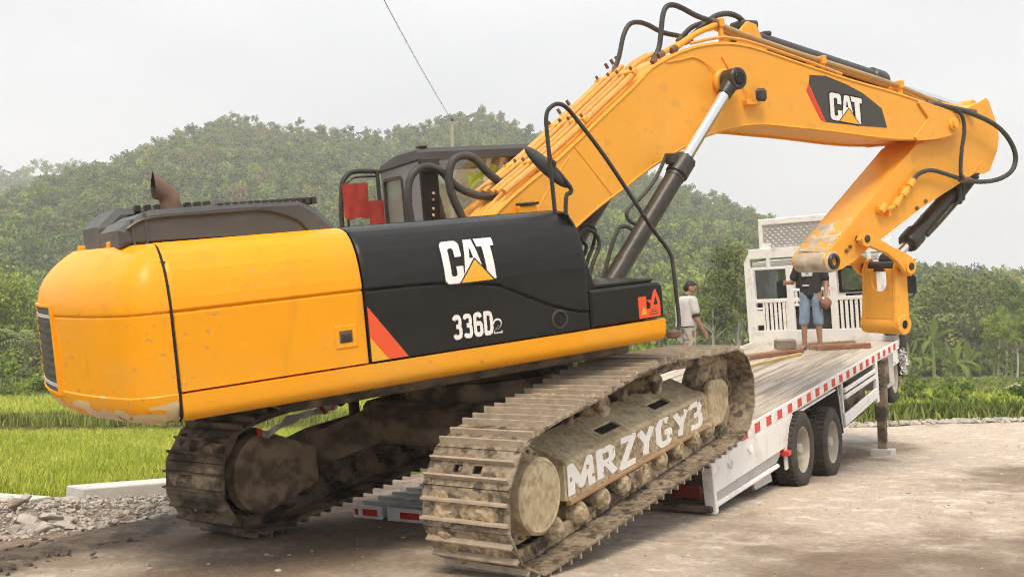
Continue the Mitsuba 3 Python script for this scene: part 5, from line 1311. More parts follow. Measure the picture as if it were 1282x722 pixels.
def hand_bones(wrist, d, side, up, curl=0.5, s=1.0):
    """Palm, four fingers and a thumb as bones: d along the hand, side towards the thumb, up out of the back of the hand."""
    d, side, up = (np.asarray(q, float) / np.linalg.norm(q) for q in (d, side, up))
    B = [((wrist, 0.027 * s), (wrist + d * 0.05 * s + side * 0.018 * s, 0.020 * s)), ((wrist, 0.026 * s), (wrist + d * 0.05 * s - side * 0.02 * s, 0.018 * s)), ((wrist + d * .05 * s + side * .022 * s, 0.019 * s), (wrist + d * .075 * s - side * .028 * s, 0.016 * s))]
    for i, (o, L) in enumerate(((0.030, 0.072), (0.010, 0.080), (-0.010, 0.074), (-0.029, 0.058))):
        p = wrist + d * 0.078 * s + side * o * s
        dd = d
        for j, q in enumerate((0.45, 0.32, 0.23)):
            a = curl * (0.5 + j * 0.5)
            nd = d * math.cos(a * (j + 1) * 0.6) - up * math.sin(a * (j + 1) * 0.6)
            e = p + nd * L * q * s
            B.append(((p, (0.0098 - j * 0.0008) * s), (e, (0.0092 - j * 0.0008) * s))); p = e
    p = wrist + d * 0.022 * s + side * 0.028 * s
    e = p + (d * 0.6 + side * 0.6 - up * 0.3) * 0.036 * s; g = e + (d * 0.9 + side * 0.15 - up * 0.35) * 0.03 * s
    B += [((p, 0.014 * s), (e, 0.011 * s)), ((e, 0.011 * s), (g, 0.009 * s))]
    return [((tuple(a[0]), a[1]), (tuple(b[0]), b[1])) for a, b in B]


def head_bones(c, f, up, s=1.0):
    """A head at c (its middle), looking along f: skull, jaw, nose, ears, chin."""
    f = np.asarray(f, float) / np.linalg.norm(f); up = np.asarray(up, float); up = up - f * (up @ f); up /= np.linalg.norm(up)
    l = np.cross(up, f)
    P = lambda a, b, q: tuple(c + (f * a + l * b + up * q) * s)
    B = [((P(-0.02, 0, 0.035), 0.082 * s), (P(0.018, 0, 0.045), 0.074 * s)), ((P(0.012, 0, 0.01), 0.070 * s), (P(0.034, 0, -0.068), 0.042 * s)), ((P(0.045, 0, -0.09), 0.022 * s), (P(0.03, 0, -0.06), 0.04 * s)),
         ((P(0.088, 0, 0.022), 0.009 * s), (P(0.102, 0, -0.018), 0.013 * s)), ((P(0.075, 0.02, 0.035), 0.016 * s), (P(0.075, -0.02, 0.035), 0.016 * s)), ((P(0.072, 0.018, -0.052), 0.012 * s), (P(0.072, -0.018, -0.052), 0.012 * s))]
    for s_ in (-1, 1):
        B.append(((P(-0.008, s_ * 0.077, 0.022), 0.012 * s), (P(-0.005, s_ * 0.079, -0.02), 0.010 * s)))
        B.append(((P(0.05, s_ * 0.035, -0.005), 0.025 * s), (P(0.02, s_ * 0.05, -0.01), 0.03 * s)))
    eyes = [(np.array(P(0.078, s_ * 0.032, 0.016)), 0.010 * s) for s_ in (-1, 1)]
    return B, eyes, P


def upright(T_pos, yaw_deg):
    """A frame standing on the bed at (x, y): z is true vertical; yaw measured clockwise from world +y."""
    o = apply(MT, (T_pos[0], T_pos[1], 0.0))[0]
    return frame(rot(yaw_deg, 0, 0), o)


# man 1: seen from behind and the right, pale shirt, looking down to his right, right hand forward
p1 = thing('person', 'man in pale grey t-shirt and camouflage shorts standing with his back turned', 'person')
put('side_step', bx(5.75, 6.65, 1.29, 1.78, -0.43, -0.385, 0.008), 'checker_plate', MT, TK)
M1 = upright((6.2, 1.50), 68)
M1[:3, 3] = apply(MT, (6.2, 1.50, -0.384))[0]
A = lambda *q: np.array(q, float)
hc = A(0.075, -0.02, 1.535)
hbn, eyes, HP = head_bones(hc, A(0.80, -0.35, -0.42), A(0.25, 0, 1))
B = list(hbn)
B += [((A(0.015, 0, 1.37), 0.058), (A(0.06, -0.01, 1.48), 0.056))]
B += [((A(0.0, y, 1.33), 0.07), (A(0.0, -y, 1.33), 0.07)) for y in (0.13,)]
B += [((A(0, 0.09, 1.28), 0.10), (A(0, 0.08, 0.95), 0.10)), ((A(0, -0.09, 1.28), 0.10), (A(0, -0.08, 0.95), 0.10))]
for s in (-1, 1):
    B += [((A(0, s * 0.09, 0.90), 0.095), (A(0.01, s * 0.10, 0.48), 0.062)), ((A(0.01, s * 0.10, 0.48), 0.058), (A(-0.02, s * 0.11, 0.09), 0.038)), ((A(-0.04, s * 0.11, 0.045), 0.036), (A(0.15, s * 0.13, 0.028), 0.028)), ((A(-0.02, s * 0.11, 0.09), 0.038), (A(-0.03, s * 0.11, 0.04), 0.038))]
sh_r, el_r, wr_r = A(0.01, -0.195, 1.335), A(0.04, -0.25, 1.06), A(0.17, -0.27, 0.84)
sh_l, el_l, wr_l = A(0.02, 0.195, 1.335), A(0.05, 0.25, 1.06), A(0.20, 0.17, 0.90)
for a, e, w in ((sh_r, el_r, wr_r), (sh_l, el_l, wr_l)):
    B += [((a, 0.055), (e, 0.041)), ((e, 0.041), (w, 0.028))]
    dd = (w - e) / np.linalg.norm(w - e)
    B += hand_bones(w, dd, A(0.3, 0.0, 1) if a[1] < 0 else A(0.3, 0, 1), A(0, -1 if a[1] < 0 else 1, 0), 0.6)
tup = lambda B: [((tuple(map(float, a[0])), a[1]), (tuple(map(float, b[0])), b[1])) for a, b in B]
put('body', hull_chain(tup(B), 0.022, 3), 'skin_tone', M1, p1, smooth=True)
put('hair', hull_chain(tup([((HP(-0.032, 0, 0.045), 0.083), (HP(-0.005, 0, 0.062), 0.080)), ((HP(-0.05, 0, 0.0), 0.066), (HP(-0.03, 0, 0.05), 0.08)), ((HP(0.02, 0, 0.085), 0.05), (HP(0.05, 0, 0.085), 0.035))]), 0.02, 2), 'dark_hair', M1, p1, smooth=True)
put('eyes', join(*[tm(manifold3d.Manifold.sphere(r, 12).translate([float(q) for q in c])) for c, r in eyes]), 'dark_hair', M1, p1, smooth=True)


def cloth_hull(bones, ref=0.025, sm=3, amp=0.012, seed=1):
    t = hull_chain(tup(bones), ref, sm)
    n_ = meshkit.fbm(np.array(t.vertices) * np.array([14, 14, 9]) + seed, 3, seed)[:, None] - 0.5
    t.vertices = np.array(t.vertices) + np.array(t.vertex_normals) * n_ * amp * 2
    return t


shirt = [((A(0, 0.10, 1.345), 0.080), (A(0, -0.10, 1.345), 0.080)), ((A(0, 0.10, 1.30), 0.116), (A(0, 0.095, 0.92), 0.118)), ((A(0, -0.10, 1.30), 0.116), (A(0, -0.095, 0.92), 0.118)), ((A(-0.02, 0, 1.30), 0.13), (A(0, 0, 0.90), 0.12))]
for a, e in ((sh_r, el_r), (sh_l, el_l)):
    shirt.append(((a, 0.078), (a + (e - a) * 0.62, 0.072)))
sk_ = put('shirt', cloth_hull(shirt), 'pale_shirt_cloth', M1, p1, smooth=True)
for a, e in ((sh_r, el_r), (sh_l, el_l)):
    c = a + (e - a) * 0.80; d = (e - a) / np.linalg.norm(e - a)
    put('sleeve_hem', cyl(c, c + d * 0.035, 0.066, n=18, b=0.006), 'black_shirt_cloth', M1, sk_)
put('collar', cyl((0.012, 0, 1.405), (0.022, 0, 1.432), 0.068, n=20, b=0.008), 'black_shirt_cloth', M1, sk_)
put('hem_stripe', tube([(-0.128, 0.12, 0.92), (-0.135, 0, 0.92), (-0.125, -0.13, 0.92), (-0.06, -0.205, 0.925), (0.02, -0.22, 0.925)], 0.008, 6), 'black_shirt_cloth', M1, sk_)
shorts = [((A(0, 0.08, 0.90), 0.118), (A(0, -0.08, 0.90), 0.118))] + [((A(0, s * 0.085, 0.88), 0.112), (A(0.01, s * 0.105, 0.50), 0.092)) for s in (-1, 1)]
put('shorts', cloth_hull(shorts, seed=3), 'camouflage_cloth', M1, p1, smooth=True)

# man 2: facing the camera, black shirt with a white print, blue denim shorts; his head is hidden behind the stick's tip
p2 = thing('person', 'barefoot man in black t-shirt and blue denim shorts facing the excavator', 'person')
M2 = upright((7.56, -0.14), 205)
hc = A(0.03, 0, 1.56)
hbn, eyes, HP = head_bones(hc, A(1, 0.1, -0.15), A(0, 0, 1))
B = list(hbn) + [((A(-0.01, 0, 1.36), 0.058), (A(0.01, 0, 1.49), 0.055)), ((A(0, 0.13, 1.33), 0.068), (A(0, -0.13, 1.33), 0.068)), ((A(0, 0.08, 1.27), 0.10), (A(0, 0.07, 0.95), 0.095)), ((A(0, -0.08, 1.27), 0.10), (A(0, -0.07, 0.95), 0.095))]
for s in (-1, 1):
    B += [((A(0, s * 0.09, 0.90), 0.09), (A(0.02, s * 0.115, 0.48), 0.06)), ((A(0.02, s * 0.115, 0.48), 0.056), (A(-0.02, s * 0.12, 0.09), 0.036)), ((A(-0.04, s * 0.12, 0.04), 0.034), (A(0.15, s * 0.15, 0.026), 0.027)), ((A(-0.02, s * 0.12, 0.09), 0.038), (A(-0.03, s * 0.12, 0.04), 0.036))]
    for j in range(5):
        B.append(((A(0.14, s * (0.15) + (j - 2) * 0.017, 0.022), 0.012), (A(0.185 - abs(j - 2 + s * 0.8) * 0.008, s * 0.155 + (j - 2) * 0.019, 0.013), 0.010)))
sh_r, el_r, wr_r = A(0.0, -0.195, 1.335), A(0.02, -0.34, 1.12), A(0.12, -0.40, 1.33)      # right arm: elbow out, hand raised aside
sh_r, el_r, wr_r = A(0.0, -0.195, 1.335), A(-0.05, -0.30, 1.10), A(0.16, -0.36, 1.08)
sh_l, el_l, wr_l = A(0.0, 0.195, 1.335), A(0.0, 0.245, 1.06), A(0.09, 0.25, 0.84)
for a, e, w in ((sh_r, el_r, wr_r), (sh_l, el_l, wr_l)):
    B += [((a, 0.053), (e, 0.040)), ((e, 0.040), (w, 0.027))]
    dd = (w - e) / np.linalg.norm(w - e)
    B += hand_bones(w, dd, A(0.2, 0, 1) if a[1] < 0 else A(1, 0, 0.2), A(0, -1, 0) if a[1] < 0 else A(0, 1, 0), 0.9)
put('body', hull_chain(tup(B), 0.022, 3), 'skin_tone', M2, p2, smooth=True)
put('hair', hull_chain(tup([((HP(-0.032, 0, 0.045), 0.083), (HP(-0.005, 0, 0.062), 0.080)), ((HP(-0.05, 0, 0.0), 0.066), (HP(-0.03, 0, 0.05), 0.08)), ((HP(0.02, 0, 0.085), 0.05), (HP(0.05, 0, 0.085), 0.035))]), 0.02, 2), 'dark_hair', M2, p2, smooth=True)
put('eyes', join(*[tm(manifold3d.Manifold.sphere(r, 12).translate([float(q) for q in c])) for c, r in eyes]), 'dark_hair', M2, p2, smooth=True)
shirt = [((A(0, 0.10, 1.345), 0.070), (A(0, -0.10, 1.345), 0.070)), ((A(0, 0.085, 1.30), 0.102), (A(0, 0.065, 0.92), 0.105)), ((A(0, -0.085, 1.30), 0.102), (A(0, -0.065, 0.92), 0.105)), ((A(0.02, 0, 1.30), 0.11), (A(0.02, 0, 0.90), 0.105))]
for a, e in ((sh_r, el_r), (sh_l, el_l)):
    shirt.append(((a, 0.076), (a + (e - a) * 0.65, 0.070)))
sk_ = put('shirt', cloth_hull(shirt, seed=5), 'black_shirt_cloth', M2, p2, smooth=True)
put('white_print', moved(bx(0, 0.02, -0.085, 0.085, 0, 0.16, 0.008), (0.135, -0.03, 1.17), ry=-0.05), 'pale_shirt_cloth', MT @ np.linalg.inv(MT) @ M2, sk_)
put('print_figure', join(moved(bx(0, 0.01, -0.02, 0.03, 0, 0.06, 0.004), (0.148, -0.03, 1.20)), moved(bx(0, 0.01, -0.06, 0.03, 0, 0.025, 0.004), (0.145, -0.04, 1.30))), 'denim_cloth', M2, sk_)
put('white_tag', bx(0.13, 0.147, -0.11, 0.0, 1.015, 1.04, 0.004), 'pale_shirt_cloth', M2, sk_)
shorts = [((A(0, 0.065, 0.90), 0.102), (A(0, -0.065, 0.90), 0.102))] + [((A(0, s * 0.08, 0.88), 0.095), (A(0.015, s * 0.115, 0.44), 0.080)) for s in (-1, 1)]
put('shorts', cloth_hull(shorts, seed=6), 'denim_cloth', M2, p2, smooth=True)
bagk = thing('pouch', 'small reddish pouch hanging from the barefoot man\'s left hand', 'pouch')
put('bag', trimesh.convex.convex_hull(np.random.default_rng(2).normal(0, 1, (70, 3)) * (0.03, 0.045, 0.045) + (0.14, 0.25, 0.72)), 'reddish_wood', M2, bagk, smooth=40)
put('strap', tube([(0.13, 0.25, 0.76), (0.125, 0.25, 0.79)], 0.012, 6, 1), 'reddish_wood', M2, bagk)
# ================================================================== THE PLACE: ground, road, fields, trees, hills
def gcol(p, n, uv):
    a = fbm(p.x * 0.35, p.y * 0.35, 0, 4)
    return mix((0.10, 0.105, 0.035), (0.17, 0.16, 0.06), a)


matte('field_soil', proc(gcol))


def road_fn(p, n, uv):
    u, v = p.x * 0.53 + p.y * 0.85, p.x * 0.85 - p.y * 0.53
    a = fbm(u * 0.28 + 3, v * 0.75 + 1, 0, 4)
    b = fbm(p.x * 2.2, p.y * 2.2, 3, 4)
    dry = smoothstep(0.32, 0.68, 0.68 * a + 0.32 * b + 0.030 * (p.x - 2.2))
    c = mix((0.175, 0.135, 0.103), (0.40, 0.345, 0.285), dry)
    c = mix(c, (0.56, 0.51, 0.45), 0.5 * smoothstep(0.58, 0.70, fbm(p.x * 6, p.y * 6, 9, 4)) * dry)
    g = fbm(p.x * 26, p.y * 26, 2, 2)
    c = c * (0.80 + 0.40 * g)
    # churned, damp soil where the tracks have crossed
    d = dr.abs((p.x + 3.45) * 0.95 - (p.y - 8.2) * 0.34 + 0.25 * (noise(p.x * 2, p.y * 2) - 0.5))
    t = smoothstep(0.42, 0.22, d) * smoothstep(9.9, 9.3, p.y)
    return mix(c, (0.075, 0.062, 0.053), 0.92 * t * (0.6 + 0.4 * smoothstep(0.35, 0.6, fbm(p.x * 9, p.y * 9, 1, 3))))


def road_h(p, n, uv):
    return 0.6 * fbm(p.x * 8, p.y * 8, 0, 4) + 0.4 * fbm(p.x * 34, p.y * 34, 5, 3)


principled('road_dirt', proc(road_fn), 0.9, bump=(road_h, 0.020, 4e-3), specular=0.25)
matte('pale_stone', proc(lambda p, n, uv: mix((0.36, 0.33, 0.29), (0.62, 0.59, 0.54), fbm(p.x * 7, p.y * 7, p.z * 7, 3))))
matte('brown_stone', proc(lambda p, n, uv: mix((0.20, 0.155, 0.12), (0.42, 0.36, 0.30), fbm(p.x * 7, p.y * 7, p.z * 7, 3))))
principled('concrete', proc(lambda p, n, uv: mix((0.38, 0.375, 0.36), (0.58, 0.575, 0.55), fbm(p.x * 4, p.y * 4, p.z * 4, 4))), 0.85, bump=(lambda p, n, uv: fbm(p.x * 30, p.y * 30, p.z * 30, 3), 0.004))


def grass_mat(name, a, b, sc=0.6):
    def fn(p, n, uv):
        k = 0.55 * fbm(p.x * sc, p.y * sc, 0, 3) + 0.45 * cell_rand(p.x * 9, p.y * 9)
        return mix(a, b, smoothstep(0.2, 0.8, k))
    matte(name, proc(fn))


grass_mat('rice_leaf', (0.34, 0.44, 0.05), (0.58, 0.62, 0.14))
grass_mat('weed_leaf', (0.13, 0.175, 0.04), (0.33, 0.36, 0.115))


grass_mat('verge_leaf', (0.055, 0.105, 0.022), (0.16, 0.22, 0.05))


def leaf_mat(name, a, b, thin=False):
    def fn(p, n, uv):
        k = 0.75 * smoothstep(0.2, 0.8, noise(p.x * 0.17, p.y * 0.17, p.z * 0.17)) + 0.25 * cell_rand(p.x * 1.4, p.y * 1.4, p.z * 1.4)
        return mix(a, b, k)
    if thin:
        scene[name] = {'type': 'principledthin', 'base_color': proc(fn), 'roughness': 0.55, 'diff_trans': 0.7, 'spec_trans': 0.0}
    else:
        matte(name, proc(fn))


leaf_mat('leaf_dark', (0.040, 0.082, 0.024), (0.115, 0.18, 0.050))
leaf_mat('leaf_mid', (0.075, 0.150, 0.032), (0.205, 0.30, 0.07))
leaf_mat('leaf_olive', (0.105, 0.140, 0.045), (0.25, 0.285, 0.10))
leaf_mat('leaf_bright', (0.17, 0.26, 0.036), (0.37, 0.45, 0.08))
leaf_mat('leaf_russet', (0.24, 0.15, 0.085), (0.30, 0.22, 0.12))
leaf_mat('leaf_banana', (0.115, 0.20, 0.03), (0.24, 0.31, 0.07), True)
matte('bark', proc(lambda p, n, uv: mix((0.13, 0.105, 0.08), (0.30, 0.265, 0.22), fbm(p.x * 3, p.y * 3, p.z * 1.5, 3))))
matte('pale_bark', proc(lambda p, n, uv: mix((0.33, 0.30, 0.25), (0.52, 0.48, 0.42), fbm(p.x * 3, p.y * 3, p.z * 1.5, 3))))
matte('hill_soil', proc(lambda p, n, uv: mix((0.055, 0.065, 0.028), (0.12, 0.115, 0.05), fbm(p.x * 0.08, p.y * 0.08, 0, 4))))

# ground: one sheet to the horizon; hills rise from it
CX_ = np.array([-420, -330, -250, -203, -190, -175, -160, -150, -147, -143, -138, -132, -126, -119, -111, -105, -97, -89, -73, -62, -51, -38, -30.5, -22.5, -10, 0, 12, 38, 71, 79, 92, 96.5, 112, 140, 180, 240, 320, 460.])
CP_ = np.array([260, 255, 250, 245, 240, 232, 212, 198, 187, 178, 169, 160, 153, 147, 140, 142, 148, 153, 157, 161, 165, 154, 146, 141, 136, 151, 163, 196, 238, 243, 264, 276, 306, 345, 352, 356, 360, 366.])
CREST_Y = 400.0


def crest(x):
    return np.interp(x, CX_, (464 - CP_) / 1261 * CREST_Y + 1.4) - 3.4


def hill_h(x, y):
    x, y = np.asarray(x, float), np.asarray(y, float)
    c = crest(x)
    t = np.clip((y - 150) / (CREST_Y - 150), 0, 1)
    up = c * np.where(y < CREST_Y, t ** 1.12, 1 - ((y - CREST_Y) / 190) ** 2 * 0.9)
    bump = (meshkit.fbm(np.stack([x * 0.018, y * 0.018, x * 0], -1), 3, 2) - 0.5) * 16 * t * np.clip(1 - t, 0, 1) * 2
    return up + bump - 0.5


FX_ = np.array([-620, -420, -380, -331, -305, -270, -258, -245, -235, -150, 0.])
FP_ = np.array([215, 214, 210, 204, 197, 205, 203, 196, 196, 230, 300.])


def far_h(x, y):
    c = np.interp(x, FX_, (464 - FP_) / 1261 * 650 + 1.4) - 8
    t = np.clip((y - 450) / 200, 0, 1)
    return np.where(y < 650, c * t, c * (1 - ((y - 650) / 200) ** 2 * 0.8)) - 0.5


def sheet(xs, ys, fn):
    X, Y = np.meshgrid(xs, ys, indexing='ij')
    V = np.stack([X, Y, fn(X, Y)], -1).reshape(-1, 3); m = len(ys)
    F = np.array([[a * m + b, (a + 1) * m + b, (a + 1) * m + b + 1, a * m + b + 1] for a in range(len(xs) - 1) for b in range(m - 1)])
    return V, F


g_ = sheet(np.linspace(-790, 790, 40), np.linspace(-300, 880, 40), lambda X, Y: X * 0 - 0.02)
k = put('ground', g_, 'field_soil', smooth=False, kind='structure')
k = put('hillside', sheet(np.linspace(-420, 460, 90), np.linspace(150, 560, 60), hill_h), 'hill_soil', smooth=True, kind='structure')
k = put('far_hill', sheet(np.linspace(-620, 0, 50), np.linspace(450, 800, 30), far_h), 'hill_soil', smooth=True, kind='structure')

# road: an uneven dirt sheet with a ragged far edge
def road_edge(x):
    return np.interp(x, [-14, -4.4, -3.6, -2.6, 0, 3, 7.5, 9.7, 12.6, 16, 24, 40], [3.0, 8.4, 9.6, 11.5, 15.5, 19.5, 22.9, 24.0, 25.0, 25.6, 27, 29])


def road_z(X, Y):
    q = np.stack([X, Y, X * 0], -1)
    z = 0.035 * (meshkit.fbm(q * 0.7, 4, 3) - 0.5) + 0.018 * (meshkit.fbm(q * 4, 3, 8) - 0.5)
    d = np.abs((X + 3.45) * 0.95 - (Y - 8.2) * 0.34)
    z = z + 0.06 * np.clip(1 - d / 0.45, 0, 1) * (Y < 9.8) * (0.3 + meshkit.fbm(q * 9, 3, 4))
    z = z + 0.05 * np.exp(-(((X + 2.25) / 0.55) ** 2 + ((Y - 8.35) / 0.5) ** 2)) + 0.02 * np.exp(-(((X + 0.1) / 0.5) ** 2 + ((Y - 6.75) / 0.5) ** 2))
    e = road_edge(X) + 0.7 * (meshkit.fbm(q * 0.8, 3, 6) - 0.5) - Y
    return np.where(e > 0, np.minimum(z + 0.012, e * 0.25 - 0.02), -0.02 + 0.2 * e).clip(-0.2, 0.2)


put('dirt_road', sheet(np.linspace(-14, 22, 241), np.linspace(-4, 30, 228), road_z), 'road_dirt', smooth=True, kind='structure')


# stones
def stone(seed, n=14):
    r = np.random.default_rng(seed)
    p = r.normal(0, 1, (n, 3)); p /= np.linalg.norm(p, axis=1, keepdims=True)
    return tm(trimesh.convex.convex_hull(p * (1, 0.75, 0.55) * (0.75 + 0.35 * r.random((n, 1)))))


STONES = [stone(i) for i in range(10)]
STPLY = [(mikit.ply(s, 'pale_stone', smooth=False), mikit.ply(s, 'brown_stone', smooth=False)) for s in STONES]


def to_world(p, s, rz=0.0, rx=0.0, sz=None):
    t = mi.ScalarTransform4f().translate([float(q) for q in p]).rotate([0, 0, 1], math.degrees(rz)).rotate([1, 0, 0], math.degrees(rx))
    return t.scale([float(s), float(s), float(sz if sz else s)])


r = np.random.default_rng(21)
band = Polygon([(-3.15, 9.45), (-3.75, 8.75), (-4.4, 7.95), (-6.2, 7.6), (-6.6, 10.2), (-5.5, 10.9), (-4.85, 10.35), (-4.45, 10.45), (-3.7, 11.05), (-2.9, 11.3), (-2.6, 10.4)])
n_st = 0
while n_st < 170:
    x, y = r.uniform(-6.6, -2.6), r.uniform(7.6, 11.3)
    if not band.contains(Point(x, y)):
        continue
    big = r.random() < 0.36
    s = r.uniform(0.075, 0.125) if big else r.uniform(0.04, 0.07)
    heap = 0.17 * max(0, 1 - abs((y - 9.75) - (x + 4.2) * 0.6) / 0.8)
    k = key_for('stone')
    scene[k] = {**STPLY[r.integers(10)][0 if r.random() < 0.8 else 1], 'to_world': to_world((x, y, 0.02 + heap * r.random() + s * 0.3), s, r.uniform(0, 6), r.uniform(-.4, .4))}
    tag(k, 'pale broken stone in the heap of rubble beside the rice field', 'stone', 'stones in the rubble heap')
    n_st += 1


def scatter_stones(n, sampler, smin, smax, seed, zf=0.0):
    r = np.random.default_rng(seed); V, F, o = [], [], 0
    for i in range(n):
        x, y, z = sampler(r)
        v, f = STONES[r.integers(10)]
        s = smin + (smax - smin) * r.random() ** 2; a = r.uniform(0, 6.3); c, q = math.cos(a), math.sin(a)
        w = np.c_[v[:, 0] * c - v[:, 1] * q, v[:, 0] * q + v[:, 1] * c, v[:, 2]] * s + (x, y, z + s * 0.3)
        V.append(w); F.append(f + o); o += len(w)
    return np.vstack(V), np.vstack(F)


def in_band(r):
    while True:
        x, y = r.uniform(-6.6, -2.6), r.uniform(7.6, 11.3)
        if band.contains(Point(x, y)):
            heap = 0.17 * max(0, 1 - abs((y - 9.75) - (x + 4.2) * 0.6) / 0.8)
            return x, y, 0.01 + heap * r.random() ** 0.7


put('gravel', scatter_stones(2600, in_band, 0.018, 0.05, 3), 'pale_stone', smooth=False, kind='stuff', label='small pale gravel between the stones of the rubble heap', cat='gravel')


def on_rut(r):
    y = r.uniform(6.2, 9.5)
    return -3.45 + (y - 8.2) * 0.34 / 0.95 + r.normal(0, 0.16), y, 0.03 * r.random()


matte('dark_soil', proc(lambda p, n, uv: mix((0.065, 0.053, 0.045), (0.16, 0.13, 0.108), fbm(p.x * 12, p.y * 12, p.z * 12, 3))))
put('soil_clods', scatter_stones(1500, on_rut, 0.008, 0.045, 31), 'dark_soil', smooth=False, kind='stuff', label='band of dark churned soil clods left by the tracks on the road', cat='soil')
put('rubble_bed', prism(np.array(band.buffer(0.12).exterior.coords)[:-1], -0.05, 0.012, 'z'), 'brown_stone', smooth=False, kind='structure')


def on_road(r):
    while True:
        x, y = r.uniform(-4, 13), 5 + 20 * r.random() ** 1.3
        if y < road_edge(x) - 0.2:
            return x, y, 0.004


put('grit', scatter_stones(5000, on_road, 0.005, 0.018, 15), 'brown_stone', smooth=False, kind='stuff', label='fine brown grit scattered over the dirt road', cat='grit')
put('pebbles', scatter_stones(2200, on_road, 0.006, 0.032, 5), 'pale_stone', smooth=False, kind='stuff', label='scattered pebbles on the dirt road', cat='pebbles')


def on_edge(r):
    x = r.uniform(5.5, 17)
    return x, road_edge(x) + r.normal(0.1, 0.22), 0.02


put('verge_gravel', scatter_stones(1600, on_edge, 0.04, 0.13, 6), 'pale_stone', smooth=False, kind='stuff', label='line of pale gravel along the far edge of the road', cat='gravel')
# concrete pieces
put('concrete_kerb', prism([(-4.47, 10.60), (-3.55, 11.38), (-3.80, 11.78), (-4.80, 10.95)], -0.02, 0.165, 'z', 0.012), 'concrete', smooth=False, label='grey concrete kerb block at the corner of the rice field', cat='kerb')
put('concrete_slab', prism([(-4.95, 10.45), (-6.6, 11.2), (-6.5, 11.45), (-4.85, 10.72)], -0.02, 0.08, 'z', 0.01), 'concrete', smooth=False, label='flat pale concrete strip left of the stones', cat='slab')


# grass: tufts of bent blades
def tufts(n, sampler, h, w, per, seed, spread=0.05):
    r = np.random.default_rng(seed)
    pos = np.array([sampler(r) for _ in range(n)])
    P = np.repeat(pos, per, 0); m = len(P)
    P = P + np.c_[r.normal(0, spread, (m, 2)), np.zeros(m)]
    a = r.uniform(0, 2 * PI, m); hh = h * r.uniform(0.55, 1.15, m) * np.repeat(r.uniform(0.75, 1.2, n), per); lean = hh * r.uniform(0.05, 0.6, m)
    d = np.c_[np.cos(a), np.sin(a), 0 * a]; b = r.uniform(0, 2 * PI, m); s = np.c_[np.cos(b), np.sin(b), 0 * a] * (w * r.uniform(0.7, 1.3, m))[:, None]
    up = np.array([0, 0, 1.0])
    v0, v1 = P - s, P + s
    mid = P + up * (hh * 0.6)[:, None] + d * (lean * 0.35)[:, None]
    v2, v3 = mid + s * 0.8, mid - s * 0.8
    tip = P + up * hh[:, None] + d * lean[:, None]
    V = np.stack([v0, v1, v2, v3, tip], 1).reshape(-1, 3); i = np.arange(m)[:, None] * 5
    F = np.concatenate([i + [0, 1, 2], i + [0, 2, 3], i + [3, 2, 4]], 0)
    return V, F


FIELD = Polygon([(-4.75, 11.05), (-3.6, 12.0), (-2.4, 12.3), (-1.0, 15.2), (2.0, 20), (3, 22.8), (-14.5, 22.8), (-8.5, 12.5), (-6.8, 11.6)])


def rice_near(r):
    while True:
        x, y = r.uniform(-14, 3), 11 + 12 * r.random() ** 1.2
        if FIELD.contains(Point(x, y)):
            return x, y, -0.02


put('rice_field', tufts(9000, rice_near, 0.16, 0.0055, 10, 1, 0.035), 'rice_leaf', smooth=False, kind='stuff', label='bright yellow green rice field beside the road', cat='rice')
put('far_rice_field', tufts(9000, lambda r: (r.uniform(-26, 4), r.uniform(25, 52), -0.02), 0.34, 0.016, 8, 2, 0.12), 'rice_leaf', smooth=False, kind='stuff', label='second rice field beyond the low bank', cat='rice')
put('field_bank', sheet(np.linspace(-22, 4, 90), np.linspace(22.6, 25.0, 14), lambda X, Y: 0.26 * np.clip(1 - ((Y - 23.8) / 1.15) ** 2, -0.1, 1) + 0.08 * (meshkit.fbm(np.stack([X, Y, X * 0], -1) * 2, 3, 3) - 0.5) - 0.03), 'field_soil', smooth=True, kind='structure')
put('bank_weeds', tufts(2600, lambda r: (r.uniform(-20, 4), r.normal(23.8, 0.5), 0.16), 0.28, 0.014, 8, 9, 0.08), 'weed_leaf', smooth=False, kind='stuff', label='dark weeds along the low bank between the rice fields', cat='weeds')


def verge(r):
    x = 5 + 42 * r.random() ** 1.1; y0 = float(road_edge(x)) + 0.5
    return x, y0 + (75 - y0 * 0.4) * r.random() ** 1.7, -0.02


put('roadside_grass', tufts(17000, verge, 0.40, 0.026, 9, 4, 0.22), 'weed_leaf', smooth=False, kind='stuff', label='rough green grass beyond the far edge of the road', cat='grass')
put('verge_bushes', tufts(2600, lambda r: (lambda x: (x, float(road_edge(x)) + 0.7 + 1.6 * r.random() ** 1.5, -0.02))(5 + 22 * r.random()), 0.42, 0.035, 12, 14, 0.16), 'verge_leaf', smooth=False, kind='stuff', label='low dark green plants just behind the gravel edge of the road', cat='plants')
put('meadow', tufts(9000, lambda r: (r.uniform(-0.1, 0.28) * 60, r.uniform(26, 62), -0.02), 0.5, 0.026, 8, 7, 0.2), 'rice_leaf', smooth=False, kind='stuff', label='bright green grass behind the truck and the excavator', cat='grass')
put('shrub_grass', tufts(7000, lambda r: (r.uniform(-45, -10), r.uniform(50, 78), -0.02), 0.9, 0.04, 8, 8, 0.3), 'weed_leaf', smooth=False, kind='stuff', label='tall dark grass at the far side of the rice fields', cat='grass')
put('bare_mound', sheet(np.linspace(21, 30, 24), np.linspace(42, 50, 20), lambda X, Y: 1.1 * np.clip(1 - ((X - 26) / 4) ** 2 - ((Y - 46) / 3.5) ** 2, -0.05, 1)), 'road_dirt', smooth=True, kind='structure')


